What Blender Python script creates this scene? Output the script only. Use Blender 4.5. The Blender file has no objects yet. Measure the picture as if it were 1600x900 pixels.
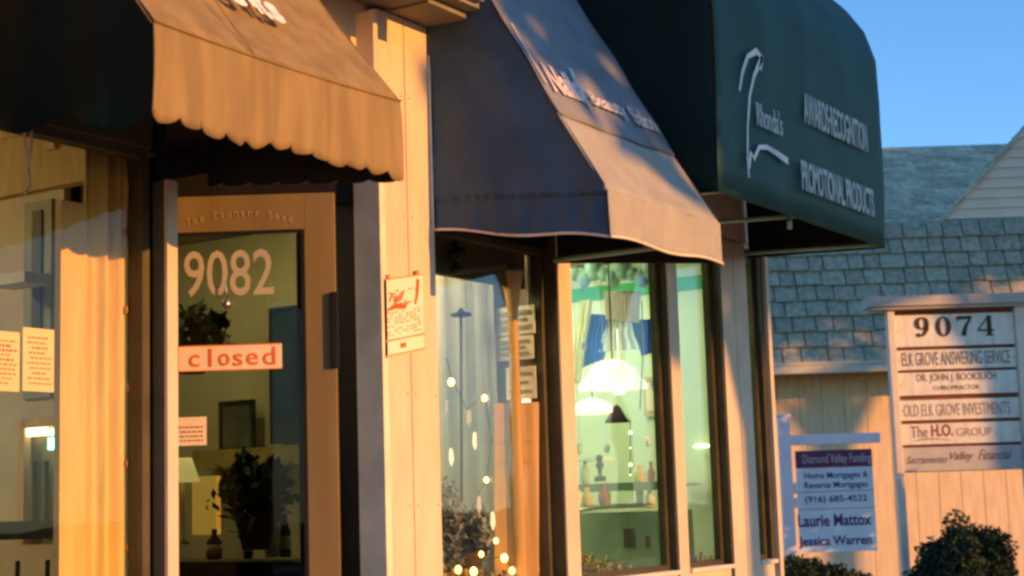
import bpy, bmesh, math, random
from mathutils import Vector, Matrix
random.seed(7)
R = math.radians
# ------------------------------------------------------------------ camera, sky, sun, exposure
SC = bpy.context.scene
F = 2500.0                       # focal length in pixels of a 1600 px wide frame
YAW, PITCH, ROLL, H = R(32.23), R(7.635), R(1.8), 1.3
fwd = Vector((math.cos(PITCH)*math.cos(YAW), math.cos(PITCH)*math.sin(YAW), math.sin(PITCH)))
rgt = Vector((math.sin(YAW), -math.cos(YAW), 0))
upv = rgt.cross(fwd)
fh = Vector((math.cos(YAW), math.sin(YAW), 0))
cam = bpy.data.cameras.new('camera'); co = bpy.data.objects.new('camera', cam)
SC.collection.objects.link(co); SC.camera = co
cam.sensor_width = 36; cam.lens = F/1600*36; cam.clip_start = .05; cam.clip_end = 3000
c_, s_ = math.cos(ROLL), math.sin(ROLL)
cx = rgt*c_ + (-upv)*s_           # image content turns anticlockwise by ROLL
cy = upv*c_ + rgt*s_
m = Matrix((cx, cy, -fwd)).transposed().to_4x4(); m.translation = (0, 0, H)
co.matrix_world = m
cam.dof.use_dof = True; cam.dof.focus_distance = 6.3; cam.dof.aperture_fstop = 5.6

SUN_EL = R(10.0); sdir = Vector((.03, -1, 0)).normalized()
sun_vec = Vector((sdir.x*math.cos(SUN_EL), sdir.y*math.cos(SUN_EL), math.sin(SUN_EL)))
W = bpy.data.worlds.new('World'); SC.world = W; W.use_nodes = True
nt = W.node_tree; bg = nt.nodes['Background']
sk = nt.nodes.new('ShaderNodeTexSky'); sk.sky_type = 'NISHITA'; sk.sun_disc = False
sk.sun_elevation = SUN_EL; sk.sun_rotation = math.atan2(sun_vec.x, sun_vec.y)
sk.air_density = 1.0; sk.dust_density = 0.0; sk.ozone_density = 5.0
nt.links.new(sk.outputs[0], bg.inputs[0]); bg.inputs[1].default_value = .14
ld = bpy.data.lights.new('sun', 'SUN'); ld.energy = 2.75; ld.angle = R(.5); ld.color = (1, .405, .075)
lo = bpy.data.objects.new('sun', ld); SC.collection.objects.link(lo)
lo.rotation_euler = sun_vec.to_track_quat('Z', 'Y').to_euler(); lo.location = (0, -20, 20)
SC.view_settings.view_transform = 'Standard'; SC.view_settings.look = 'None'
SC.view_settings.exposure = 1.2; SC.view_settings.gamma = 1; SC.view_settings.use_curve_mapping = False
SC.render.engine = 'CYCLES'
try: SC.cycles.pixel_filter_type = 'BLACKMAN_HARRIS'; SC.cycles.filter_width = 2.8
except Exception: pass

# measuring helpers: where a sight line of the survey picture (1600x900) meets a wall plane
def ray(x, y):
    x -= 800; y = -(y-450)
    c, s = math.cos(-ROLL), math.sin(-ROLL)
    return fwd*F + rgt*(c*x - s*y) + upv*(s*x + c*y)
def onY(x, y, Y): r = ray(x, y); return r*(Y/r.y) + Vector((0, 0, H))
def onX(x, y, X): r = ray(x, y); return r*(X/r.x) + Vector((0, 0, H))
def onD(x, y, d): r = ray(x, y); return r*(d/r.dot(fh)) + Vector((0, 0, H))
def loc(x, y, d):                # same in the frame of the far building: right, away, up
    p = onD(x, y, d); return Vector((p.dot(rgt), d, p.z))
FR = Matrix((rgt, fh, Vector((0, 0, 1)))).transposed().to_4x4()

# ------------------------------------------------------------------ materials
MAT = {}
def mat(name, col, rough=.7, var=.12, scale=6, bump=0, bscale=60, spec=.2, metal=0, stretch=(1, 1, 1), col2=None, trans=0, sheen=0):
    if name in MAT: return MAT[name]
    M = bpy.data.materials.new(name); M.use_nodes = True; MAT[name] = M
    n = M.node_tree.nodes; l = M.node_tree.links; b = n['Principled BSDF']
    b.inputs['Roughness'].default_value = rough; b.inputs['Metallic'].default_value = metal
    b.inputs['Specular IOR Level'].default_value = spec
    if sheen: b.inputs['Sheen Weight'].default_value = sheen
    tc = n.new('ShaderNodeTexCoord'); mp = n.new('ShaderNodeMapping'); mp.inputs['Scale'].default_value = stretch
    l.new(tc.outputs['Object'], mp.inputs[0])
    no = n.new('ShaderNodeTexNoise'); no.inputs['Scale'].default_value = scale; no.inputs['Detail'].default_value = 5
    l.new(mp.outputs[0], no.inputs['Vector'])
    cr = n.new('ShaderNodeValToRGB'); cr.color_ramp.elements[0].position = .35; cr.color_ramp.elements[1].position = .65
    a = col2 if col2 else tuple(c*(1-var) for c in col); z = tuple(min(1, c*(1+var)) for c in col)
    cr.color_ramp.elements[0].color = (*a, 1); cr.color_ramp.elements[1].color = (*z, 1)
    l.new(no.outputs[0], cr.inputs[0]); l.new(cr.outputs[0], b.inputs['Base Color'])
    n2 = n.new('ShaderNodeTexNoise'); n2.inputs['Scale'].default_value = bscale; n2.inputs['Detail'].default_value = 3
    l.new(mp.outputs[0], n2.inputs['Vector'])
    mr = n.new('ShaderNodeMapRange'); mr.inputs[3].default_value = max(.05, rough-.12); mr.inputs[4].default_value = min(1, rough+.12)
    l.new(n2.outputs[0], mr.inputs[0]); l.new(mr.outputs[0], b.inputs['Roughness'])
    if bump:
        bp = n.new('ShaderNodeBump'); bp.inputs['Strength'].default_value = bump; bp.inputs['Distance'].default_value = .004
        l.new(n2.outputs[0], bp.inputs['Height']); l.new(bp.outputs[0], b.inputs['Normal'])
    return M
def emit(name, col, st, base=(.8, .8, .8)):
    M = mat(name, base, .5, .02); b = M.node_tree.nodes['Principled BSDF']
    b.inputs['Emission Color'].default_value = (*col, 1); b.inputs['Emission Strength'].default_value = st
    return M
def glass(name, tint, refl=1.0, rough=.0, ior=1.55):
    M = bpy.data.materials.new(name); M.use_nodes = True; MAT[name] = M
    n = M.node_tree.nodes; l = M.node_tree.links; n.clear()
    o = n.new('ShaderNodeOutputMaterial'); mx = n.new('ShaderNodeMixShader'); t = n.new('ShaderNodeBsdfTransparent')
    g = n.new('ShaderNodeBsdfGlossy'); g.inputs['Roughness'].default_value = rough
    t.inputs[0].default_value = (*tint, 1); fr = n.new('ShaderNodeLayerWeight'); fr.inputs[0].default_value = .5
    pw = n.new('ShaderNodeMath'); pw.operation = 'POWER'; pw.inputs[1].default_value = 4.0; l.new(fr.outputs['Facing'], pw.inputs[0])
    mu = n.new('ShaderNodeMath'); mu.operation = 'MULTIPLY_ADD'; mu.inputs[1].default_value = .9*refl; mu.inputs[2].default_value = .045*refl; mu.use_clamp = True
    tc = n.new('ShaderNodeTexCoord'); no = n.new('ShaderNodeTexNoise'); no.inputs['Scale'].default_value = 2.2
    l.new(tc.outputs['Object'], no.inputs['Vector'])
    bp = n.new('ShaderNodeBump'); bp.inputs['Strength'].default_value = .15; bp.inputs['Distance'].default_value = .01
    l.new(no.outputs[0], bp.inputs['Height']); l.new(bp.outputs[0], g.inputs['Normal'])
    l.new(pw.outputs[0], mu.inputs[0]); l.new(mu.outputs[0], mx.inputs[0]); l.new(t.outputs[0], mx.inputs[1]); l.new(g.outputs[0], mx.inputs[2])
    l.new(mx.outputs[0], o.inputs[0]); return M
def island(name, c1, c2, rough=.85, var2=.25):
    M = bpy.data.materials.new(name); M.use_nodes = True; MAT[name] = M
    n = M.node_tree.nodes; l = M.node_tree.links; b = n['Principled BSDF']; b.inputs['Roughness'].default_value = rough
    b.inputs['Specular IOR Level'].default_value = .25
    g = n.new('ShaderNodeNewGeometry'); cr = n.new('ShaderNodeValToRGB')
    cr.color_ramp.elements[0].color = (*c1, 1); cr.color_ramp.elements[1].color = (*c2, 1)
    l.new(g.outputs['Random Per Island'], cr.inputs[0])
    tc = n.new('ShaderNodeTexCoord'); no = n.new('ShaderNodeTexNoise'); no.inputs['Scale'].default_value = 14; no.inputs['Detail'].default_value = 6
    l.new(tc.outputs['Object'], no.inputs['Vector'])
    mr = n.new('ShaderNodeMapRange'); mr.inputs[1].default_value = .3; mr.inputs[2].default_value = .7
    mr.inputs[3].default_value = 1-var2; mr.inputs[4].default_value = 1+var2; l.new(no.outputs[0], mr.inputs[0])
    mx = n.new('ShaderNodeVectorMath'); mx.operation = 'SCALE'; l.new(cr.outputs[0], mx.inputs[0]); l.new(mr.outputs[0], mx.inputs['Scale'])
    l.new(mx.outputs[0], b.inputs['Base Color']); return M

cream = mat('cream_siding_paint', (.72, .56, .38), .65, .06, 3, .5, 40, stretch=(6, 6, 1))
cream2 = mat('cream_trim_paint', (.62, .51, .36), .55, .07, 4, .2, 50)
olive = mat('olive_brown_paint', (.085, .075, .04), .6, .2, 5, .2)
darkw = mat('black_paint', (.010, .010, .010), .6, .2)  # also the deep shade at the door jamb and window headers
soff = mat('weathered_soffit_paint', (.21, .20, .14), .7, .2, 5, .4, 30)
doorw = mat('brown_door_wood', (.20, .15, .065), .5, .12, 3, .15, 40, stretch=(2, 2, .4))
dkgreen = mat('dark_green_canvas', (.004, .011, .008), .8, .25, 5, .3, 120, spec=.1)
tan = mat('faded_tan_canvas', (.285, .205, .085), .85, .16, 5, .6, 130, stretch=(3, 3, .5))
navy = mat('navy_canvas', (.062, .105, .150), .8, .14, 6, .4, 130)
faded = mat('faded_blue_grey_canvas', (.36, .355, .30), .82, .10, 6, .4, 130)
inner = mat('dark_canvas_lining', (.010, .012, .011), .9, .2)  # near black inner face of the awning canvas
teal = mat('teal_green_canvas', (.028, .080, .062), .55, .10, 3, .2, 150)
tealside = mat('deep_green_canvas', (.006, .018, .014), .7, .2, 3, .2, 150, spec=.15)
piping = mat('cream_piping', (.75, .66, .50), .6)
white = mat('white_lettering_paint', (.86, .84, .80), .6, .03)
rodm = mat('pale_green_steel', (.25, .42, .35), .5, .1)
bronze = mat('dark_bronze_frame', (.060, .048, .022), .45, .2)
sillm = mat('window_sill_paint', (.66, .58, .48), .5, .08)
steel = mat('steel', (.5, .5, .5), .35, .1, metal=1)
gA = glass('clear_shop_glass', (.96, .97, .93), 1.0)
gB = glass('green_tinted_shop_glass', (.90, .95, .84), 1.0)
gW = glass('warm_shop_glass', (.98, .96, .84), .42)
gDoor = glass('smoky_door_glass', (.42, .44, .34), .4)

# ------------------------------------------------------------------ mesh builder
ROOTS = {}
def coll(): return SC.collection
def thing(name, label, cat, base, rz=0, group=None):
    o = bpy.data.objects.new(name, None); coll().objects.link(o); o.location = base; o.rotation_euler = (0, 0, rz)
    o['label'] = label; o['category'] = cat
    if group: o['group'] = group
    o.empty_display_size = .1
    return o
def tag(o, label, cat, group=None, kind=None):
    if label: o['label'] = label
    if cat: o['category'] = cat
    if group: o['group'] = group
    if kind: o['kind'] = kind
    return o
def wmat(o):
    M = Matrix.Translation(o.location) @ o.rotation_euler.to_matrix().to_4x4()
    return (wmat(o.parent) @ M) if o.parent else M
class B:
    def __init__(s): s.bm = bmesh.new()
    def box(s, x0, x1, y0, y1, z0, z1):
        v = [s.bm.verts.new(p) for p in [(x0,y0,z0),(x1,y0,z0),(x1,y1,z0),(x0,y1,z0),(x0,y0,z1),(x1,y0,z1),(x1,y1,z1),(x0,y1,z1)]]
        for f in [(0,3,2,1),(4,5,6,7),(0,1,5,4),(1,2,6,5),(2,3,7,6),(3,0,4,7)]: s.bm.faces.new([v[i] for i in f])
        return s
    def quadbox(s, p, n):         # four corners + thickness vector
        n = Vector(n); a = [s.bm.verts.new(Vector(q)) for q in p]; b = [s.bm.verts.new(Vector(q)+n) for q in p]
        s.bm.faces.new(a[::-1]); s.bm.faces.new(b)
        k = len(p)
        for i in range(k): s.bm.faces.new([a[i], a[(i+1) % k], b[(i+1) % k], b[i]])
        return s
    def tube(s, pts, r, n=8, r1=None):
        pts = [Vector(p) for p in pts]; rings = []
        for i, p in enumerate(pts):
            d = (pts[min(i+1, len(pts)-1)] - pts[max(i-1, 0)]).normalized()
            u = d.cross(Vector((0, 0, 1)) if abs(d.z) < .9 else Vector((1, 0, 0))).normalized(); w = d.cross(u)
            rr = r if r1 is None else r + (r1-r)*i/(len(pts)-1)
            rings.append([s.bm.verts.new(p + (u*math.cos(2*math.pi*k/n) + w*math.sin(2*math.pi*k/n))*rr) for k in range(n)])
        for a, b in zip(rings, rings[1:]):
            for k in range(n): s.bm.faces.new([a[k], a[(k+1) % n], b[(k+1) % n], b[k]])
        s.bm.faces.new(rings[0][::-1]); s.bm.faces.new(rings[-1]); return s
    def lathe(s, c, prof, n=20, flute=0):
        c = Vector(c); rings = []
        for r, z in prof:
            rings.append([s.bm.verts.new(c + Vector((max(r, .0005)*(1+flute*math.cos(8*2*math.pi*k/n))*math.cos(2*math.pi*k/n), max(r, .0005)*(1+flute*math.cos(8*2*math.pi*k/n))*math.sin(2*math.pi*k/n), z))) for k in range(n)])
        for a, b in zip(rings, rings[1:]):
            for k in range(n): s.bm.faces.new([a[k], a[(k+1) % n], b[(k+1) % n], b[k]])
        s.bm.faces.new(rings[0][::-1]); s.bm.faces.new(rings[-1]); return s
    def ball(s, c, r, sub=2, sc=(1, 1, 1)):
        g = bmesh.ops.create_icosphere(s.bm, subdivisions=sub, radius=r)
        for v in g['verts']: v.co = Vector((v.co.x*sc[0], v.co.y*sc[1], v.co.z*sc[2])) + Vector(c)
        return s
    def grid(s, fn, nu, nv):
        g = [[s.bm.verts.new(Vector(fn(i/nu, j/nv))) for j in range(nv+1)] for i in range(nu+1)]
        for i in range(nu):
            for j in range(nv):
                try: s.bm.faces.new([g[i][j], g[i+1][j], g[i+1][j+1], g[i][j+1]])
                except Exception: pass
        return s
    def ribbon(s, pts, ws, org, xd, yd, nrm, th=.003, off=0):    # brush stroke in a plane
        pts = [Vector((p[0], p[1])) for p in pts]; L = []; Rr = []
        xd, yd, nrm = Vector(xd), Vector(yd), Vector(nrm)
        for i, p in enumerate(pts):
            d = (pts[min(i+1, len(pts)-1)] - pts[max(i-1, 0)]).normalized(); q = Vector((-d.y, d.x)); w = ws[i]/2 if isinstance(ws, (list, tuple)) else ws/2
            for A, sg in ((L, 1), (Rr, -1)):
                t = p + q*w*sg; A.append(Vector(org) + xd*t.x + yd*t.y + nrm*off)
        for i in range(len(pts)-1):
            s.quadbox([L[i], Rr[i], Rr[i+1], L[i+1]], nrm*th)
        return s
    def leaves(s, c, rad, n, size, shell=.45, flat=1.0):
        c = Vector(c)
        for _ in range(n):
            d = Vector((random.gauss(0, 1), random.gauss(0, 1), random.gauss(0, 1))).normalized()
            r = shell + (1-shell)*random.random()**.5
            bumpy = 1 + .18*math.sin(5*d.x+3*d.z) + .14*math.sin(7*d.y-4*d.x) + .1*math.sin(11*d.z+c.x)
            p = c + Vector((d.x*rad[0], d.y*rad[1], d.z*rad[2]))*r*bumpy
            a = Vector((random.gauss(0, 1), random.gauss(0, 1), random.gauss(0, 1)*flat)).normalized(); b = a.cross(Vector((random.gauss(0, 1), random.gauss(0, 1), random.gauss(0, 1)))).normalized()
            z = size*(.6+.8*random.random()); v = [s.bm.verts.new(p+q) for q in (-a*z, b*z*.45, a*z, -b*z*.45)]
            s.bm.faces.new(v)
        return s
    def xf(s, M): bmesh.ops.transform(s.bm, matrix=M, verts=s.bm.verts); return s
    def build(s, name, material, parent=None, bevel=0, smooth=False, solid=0, base=None, matin=None, recalc=True, mats=None):
        if recalc and len(s.bm.faces) < 60000 and recalc != 'no': bmesh.ops.recalc_face_normals(s.bm, faces=s.bm.faces)
        if bevel:
            try: bmesh.ops.bevel(s.bm, geom=list(s.bm.edges), offset=bevel, segments=2, affect='EDGES', profile=.6)
            except Exception: pass
        if parent: s.bm.transform(wmat(parent).inverted())
        elif base is not None: s.bm.transform(Matrix.Translation(-Vector(base)))
        me = bpy.data.meshes.new(name); s.bm.to_mesh(me); s.bm.free()
        me.materials.append(material)
        if matin: me.materials.append(matin)
        if smooth:
            for p in me.polygons: p.use_smooth = True
        o = bpy.data.objects.new(name, me); coll().objects.link(o)
        if parent: o.parent = parent
        elif base is not None: o.location = base
        if solid:
            out = Vector((-1, -1, .6)) if solid > 0 else Vector((1, -1, .6))
            if sum((p.normal.dot(out)*p.area for p in me.polygons)) < 0: me.flip_normals()
            solid = abs(solid)
            md = o.modifiers.new('thickness', 'SOLIDIFY'); md.thickness = solid; md.offset = -1
            if matin: md.material_offset = 1
        return o
def struct(name, b, m, **k): return tag(b.build(name, m, **k), None, None, kind='structure')
def text(s, name, material, parent, org, xd, yd, width, height, th=.002, bold=0.0, base=None, align='C', flat=None, shear=0):
    """lettering fitted to width x height, standing in the plane org + xd,yd"""
    cu = bpy.data.curves.new('t', 'FONT'); cu.body = s; cu.size = 1; cu.offset = bold; cu.extrude = .5; cu.resolution_u = 3; cu.shear = shear
    t = bpy.data.objects.new('t', cu); coll().objects.link(t); bpy.context.view_layer.update()
    me = bpy.data.meshes.new_from_object(t.evaluated_get(bpy.context.evaluated_depsgraph_get()))
    bpy.data.objects.remove(t)
    bm = bmesh.new(); bm.from_mesh(me); xs = [v.co.x for v in bm.verts]; ys = [v.co.y for v in bm.verts]
    x0, x1, y0, y1 = min(xs), max(xs), min(ys), max(ys); xd, yd = Vector(xd).normalized(), Vector(yd).normalized(); nn = xd.cross(yd)
    for v in bm.verts:
        u = (v.co.x-x0)/(x1-x0)*width - (width/2 if align == 'C' else 0); w = (v.co.y-y0)/(y1-y0)*height
        if flat: v.co = Vector(flat(u, w)) + nn*(th if v.co.z > 0 else 0)
        else: v.co = Vector(org) + xd*u + yd*w + nn*(th if v.co.z > 0 else 0)
    b = B(); b.bm.free(); b.bm = bm
    return b.build(name, material, parent, base=base, recalc=False)
def interp(prof, y):
    for (y0, z0), (y1, z1) in zip(prof, prof[1:]):
        if y0 <= y <= y1: return z0 + (z1-z0)*(y-y0)/(y1-y0) if y1 > y0 else z1
    return prof[-1][1]

# ------------------------------------------------------------------ the setting
asph = mat('asphalt', (.05, .05, .05), .85, .25, 3, .6, 90)
conc = mat('sidewalk_concrete', (.50, .44, .34), .85, .12, 2, .4, 50)
grassm = island('grass_blades', (.03, .06, .015), (.08, .12, .03))
soil = mat('lawn_soil', (.07, .09, .03), .95, .3, 8, .6)
struct('ground', B().box(-150, 400, -250, 300, -.6, -.30), soil)
struct('road', B().box(-60, 120, -7.5, 1.0, -.295, -.12), asph)
sw = B()
for k in range(26): sw.box(-12+k*1.2, -12+k*1.2+1.19, 1.16, 3.385, -.29, 0)
struct('sidewalk', sw, conc); struct('kerb', B().box(-20, 40, 1.0, 1.15, -.29, .0), conc)
struct('sidewalk', B().box(-60, 120, -9.6, -7.5, -.29, .0), conc)
struct('planting_bed', B().box(8.3, 60, 3.39, 60, -.29, -.02), soil)
struct('lawn', B().box(-60, 120, -60, -9.6, -.29, -.02), soil)

# ------------------------------------------------------------------ the shop building
Wl = 3.4
bld = thing('shop_building', 'cream wood sided shop building with a row of display windows and a recessed door', 'building', (4, 5.5, 0))
# piers and posts ------------------------------------------------
pier = B()
xs = [4.52, 4.69, 4.862]
for a, b_ in zip(xs, xs[1:]): pier.box(a+.003, b_-.003, 3.4, 3.44, 0, 3.10)
pier.box(4.522, 4.86, 3.409, 3.46, 0, 3.09)
pier.build('pier', cream, bld)
nh = B()
for zz in (.9, 1.3, 1.7, 2.35, 2.8):
    for xx in (4.545, 4.665, 4.715, 4.84): nh.tube([(xx, 3.401, zz), (xx, 3.3985, zz)], .0035, 8)
tag(nh.build('nail_heads', mat('rusty_nail', (.22, .12, .05), .8), bld), None, None)
B().box(4.512, 4.545, 3.392, 3.51, 0, 2.62).build('corner_trim', mat('pale_cream_trim', (.82, .70, .48), .55), bld, bevel=.003)
B().box(4.535, 4.60, 3.511, 3.80, 0, 2.62).build('door_jamb', darkw, bld)  # black board for the deep shade beside the door
B().box(3.475, 3.52, 3.462, 3.53, 0, 2.62).build('window_post', darkw, bld)
B().box(3.459, 3.503, 3.398, 3.412, 0, 2.30).build('post_trim', cream2, bld, bevel=.002)
B().box(3.461, 3.50, 3.413, 3.461, 0, 2.30).build('post_return', olive, bld)
wallup = B(); wallup.box(-3, 4.51, 3.44, 3.56, 2.62, 4.1)
for k in range(18): wallup.box(4.872+k*.175, 4.872+k*.175+.168, 3.41, 3.45, 2.62, 4.1)
wallup.box(4.87, 8.0, 3.425, 3.56, 2.60, 4.1); wallup.box(4.512, 4.87, 3.46, 3.56, 2.62, 4.1)
wallup.build('upper_wall', cream, bld)
B().box(-1.5, 3.45, 3.45, 3.54, 2.40, 2.62).build('window_header', olive, bld)
# soffit box of the eave above the first shop
B().box(-3, 4.60, 3.02, 3.438, 3.115, 3.20).box(-3, 4.60, 2.98, 3.02, 3.06, 3.45).box(-3, 4.60, 3.06, 3.12, 3.09, 3.115).build('eave_soffit', soff, bld)
B().box(4.60, 4.868, 3.22, 3.40, 3.105, 3.30).box(4.60, 4.868, 3.16, 3.22, 3.13, 3.30).build('soffit_return', soff, bld, bevel=.004)
B().box(4.40, 4.425, 3.32, 3.40, 2.78, 3.05).build('bracket', cream2, bld, bevel=.004)
# window A (shop one)
def winframe(x0, x1, z0, z1, y=3.47, w=.04, m=bronze, name='window', gm=gA, dep=.05):
    f = B(); f.box(x0, x0+w, y-dep/2, y+dep/2, z0, z1).box(x1-w, x1, y-dep/2, y+dep/2, z0, z1)
    f.box(x0+w, x1-w, y-dep/2, y+dep/2, z0, z0+w).box(x0+w, x1-w, y-dep/2, y+dep/2, z1-w, z1)
    o = f.build(name, m, bld)
    B().box(x0+w, x1-w, y-.004, y+.004, z0+w, z1-w).build('pane', gm, o); return o
winframe(1.2, 3.452, .55, 2.40, 3.49, .03, olive, gm=gW)
B().box(-1.5, 1.2, 3.45, 3.54, 0, 2.40).box(1.2, 3.45, 3.43, 3.53, 0, .55).build('bulkhead', cream, bld)
# window B
winframe(4.866, 5.76, .45, 2.36, 3.50, .022, olive, gm=gA)
B().box(4.866, 5.76, 3.43, 3.53, 0, .45).build('bulkhead', cream, bld)
B().box(4.866, 5.76, 3.45, 3.54, 2.36, 2.60).build('window_header', darkw, bld)  # header coloured black for the shade under the awning
# posts right of it: dark return, pale face
def post(x0, x1, ret, dep, z1=2.6):
    B().box(x0, x1, 3.40, 3.41, 0, z1).build('post_trim', cream2, bld, bevel=.002)
    B().box(x0-ret, x1-.01, 3.411, 3.411+dep+.02, 0, z1).build('post', bronze, bld)
post(5.762, 5.868, 0, .09)
post(6.785, 6.885, .01, .06)
B().box(7.365, 7.385, 3.404, 3.47, 0, 2.6).build('post', bronze, bld)
pr = B()
for a, b_ in ((7.387, 7.54), (7.546, 7.70)): pr.box(a, b_, 3.40, 3.46, 0, 2.6)
pr.build('pier', cream2, bld)
B().box(7.90, 7.955, 3.42, 3.50, .96, 2.6).build('post', bronze, bld)
B().box(7.958, 8.0, 3.40, 3.50, 0, 2.6).build('corner_trim', cream2, bld, bevel=.003)
for (a, b_) in ((5.87, 6.775), (6.887, 7.363), (7.702, 7.898)):
    winframe(a, b_, .96, 2.56, 3.465, .03, bronze, gm=gB, dep=.035)
    B().box(a, b_, 3.41, 3.50, 0, .945).build('bulkhead', cream2, bld)
    B().box(a-.0, b_+.0, 3.385, 3.448, .946, .965).build('window_sill', sillm, bld, bevel=.003)
    B().box(a, b_, 3.44, 3.49, 2.562, 2.599).build('window_header', darkw, bld)
# side, back, roof, floor, inner walls
wallc = mat('interior_wall_paint', (.50, .45, .34), .8, .06); greenw = mat('pale_green_wall_paint', (.62, .70, .50), .75, .05, 2)
flo = mat('interior_wood_floor', (.20, .13, .07), .45, .2, 3, .2, 20)
B().box(7.93, 8.0, 3.51, 8.9, 0, 2.6).box(7.93, 8.0, 3.57, 8.9, 2.6, 4.1).box(-3, -2.9, 3.57, 8.9, 0, 4.1).box(-2.9, 7.92, 8.8, 8.9, 0, 4.1).box(-2.9, -1.5, 3.44, 3.56, 0, 2.62).build('side_wall', cream, bld)
B().box(-3.2, 8.03, 3.45, 9.1, 4.105, 4.25).build('roof', mat('roof_felt', (.08, .08, .08), .9), bld)
B().box(-2.8, 7.92, 3.57, 8.79, 2.63, 2.70).build('ceiling', wallc, bld)
B().box(-2.8, 7.92, 3.55, 8.79, .01, .06).build('interior_floor', flo, bld)
B().box(7.885, 7.925, 3.53, 8.6, .07, 2.62).build('interior_wall', greenw, bld)
B().box(5.775, 5.80, 3.56, 8.6, .07, 2.62).build('interior_wall', wallc, bld)
B().box(5.806, 5.83, 3.56, 8.6, .07, 2.62).build('interior_wall', greenw, bld)
# green band along the top of the end wall (shop three)
p = onX(1070, 437, 7.88); q = onX(1118, 450, 7.88)
B().box(7.876, 7.883, 3.55, 5.5, onX(1090, 452, 7.88).z, onX(1090, 430, 7.88).z).build('wall_stripe', mat('green_wall_stripe', (.07, .38, .16), .7), bld)
B().box(-2.8, 7.8, 6.9, 6.96, .07, 2.62).build('interior_wall', mat('interior_back_wall', (.28, .27, .22), .8), bld)
# recessed door: frame set at an angle behind the post
D0 = Vector((4.50, 3.585, 0)); dl = -rgt; dn = -fh       # hinge side, direction to the left, normal to the street
def dpt(u, z, n=0): return D0 + dl*u + dn*n + Vector((0, 0, z))
def dbox(b, u0, u1, z0, z1, n0, n1):
    return b.quadbox([dpt(u0, z0, n0), dpt(u1, z0, n0), dpt(u1, z1, n0), dpt(u0, z1, n0)], dn*(n1-n0))
def dU(x, y):                                            # picture point -> (u, z) on the door face
    r = ray(x, y); t = (D0.dot(fh)-.03)/r.dot(fh); P_ = r*t+Vector((0, 0, H)); return (P_-D0).dot(dl), P_.z
ztop = dU(400, 305)[1]; u_st = dU(479, 600)[0]; zgl = dU(380, 362)[1]
door = thing('shop_door', 'brown wooden shop door with a large glass pane numbered 9082', 'door', (4.3, 3.9, 0))
f = B(); dbox(f, 0, u_st, .03, ztop, 0, .04); dbox(f, .86-u_st, .86, .03, ztop, 0, .04); dbox(f, u_st, .86-u_st, zgl, ztop, 0, .04); dbox(f, u_st, .86-u_st, .03, .30, 0, .04)
f.build('door_frame', doorw, door, bevel=.003)
f = B(); dbox(f, u_st+.0, u_st+.012, .3, zgl, .041, .048); dbox(f, u_st+.012, .86-u_st, zgl-.012, zgl, .041, .048)
f.build('glazing_bead', darkw, door)
f = B(); dbox(f, u_st+.002, .858-u_st, .302, zgl-.002, .012, .018); f.build('pane', gDoor, door)
hu, hz0 = dU(527, 580); _, hz1 = dU(527, 457)
f = B(); dbox(f, -.012, .018, hz0+.01, hz1, .042, .060); f.build('handle', darkw, door, bevel=.006)
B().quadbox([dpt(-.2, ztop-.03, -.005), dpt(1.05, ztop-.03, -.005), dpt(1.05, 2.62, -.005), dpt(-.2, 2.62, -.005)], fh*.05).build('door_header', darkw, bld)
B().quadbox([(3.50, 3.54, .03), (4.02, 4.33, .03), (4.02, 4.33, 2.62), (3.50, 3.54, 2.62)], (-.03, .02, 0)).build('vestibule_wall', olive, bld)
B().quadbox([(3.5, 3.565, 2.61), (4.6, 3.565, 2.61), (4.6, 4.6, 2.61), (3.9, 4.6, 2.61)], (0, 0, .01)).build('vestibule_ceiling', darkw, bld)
# numerals, arc of writing, bell, signs on the door glass
numm = mat('frosted_numerals', (.42, .39, .30), .6, .05)
u0, z0 = dU(357, 462); u1, _ = dU(427, 462); zt = dU(357, 390)[1]
text('9082', 'numerals', numm, door, dpt(u0, z0, .020), rgt, (0, 0, 1), 2*(u0-u1), zt-z0, .002, .006)
uc, zc = dU(388, 350)
gold = mat('pale_gold_lettering', (.40, .32, .18), .5)
for k, ch in enumerate('The Country Gate'):
    if ch == ' ': continue
    a = (k-7.5)/15
    text(ch, 'door_lettering', gold, door, dpt(uc-a*.37+.03, zc-.002+.028*(1-(2*a)**2), .042), rgt, (0, 0, 1), .014, .020 if ch.islower() else .027, .001, .0)
bz = dU(355, 476); B().ball(dpt(bz[0], bz[1], .045), .017, 3).lathe(dpt(bz[0], bz[1], .045), [(.003, .01), (.003, .09)], 8).build('bell', steel, door, smooth=True)
paper = mat('cream_card', (.80, .68, .50), .7, .05); orange = mat('orange_marker', (.72, .16, .01), .6)
uL, zB = dU(280, 580); uR, zT = dU(440, 537)
cs = thing('closed_sign', 'cream card reading closed in orange letters on the door glass', 'sign', dpt((uL+uR)/2, zB, .03))
f = B(); dbox(f, uR, uL+.005, zB, zT, .024, .030); f.build('card', paper, cs)
hgt = zT-zB; hs = {'c': .50, 'l': .74, 'o': .50, 's': .50, 'e': .50, 'd': .74}
xo = [.10, .29, .385, .53, .66, .82]; wo = [.10, .03, .11, .09, .11, .12]
for ch, a, w_ in zip('closed', xo, wo):
    text(ch, 'letter', orange, cs, dpt(uL-(uL-uR)*a, zB+hgt*.16+random.uniform(-.002, .002), .031), rgt, (0, 0, 1), (uL-uR)*w_, hgt*hs[ch], .0015, .004, align='L')
f = B(); dbox(f, uR, uL, zT, zT+.003, .031, .033); dbox(f, uR, uL, zB-.003, zB, .031, .033); dbox(f, uL, uL+.004, zB, zT, .031, .034); f.build('edge_band', orange, cs)
uL2, zB2 = dU(268, 697); uR2, zT2 = dU(322, 651)
nc = thing('notice_card', 'small cream card with printed lines low on the door glass', 'notice', dpt(uL2, zB2, .03))
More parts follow.
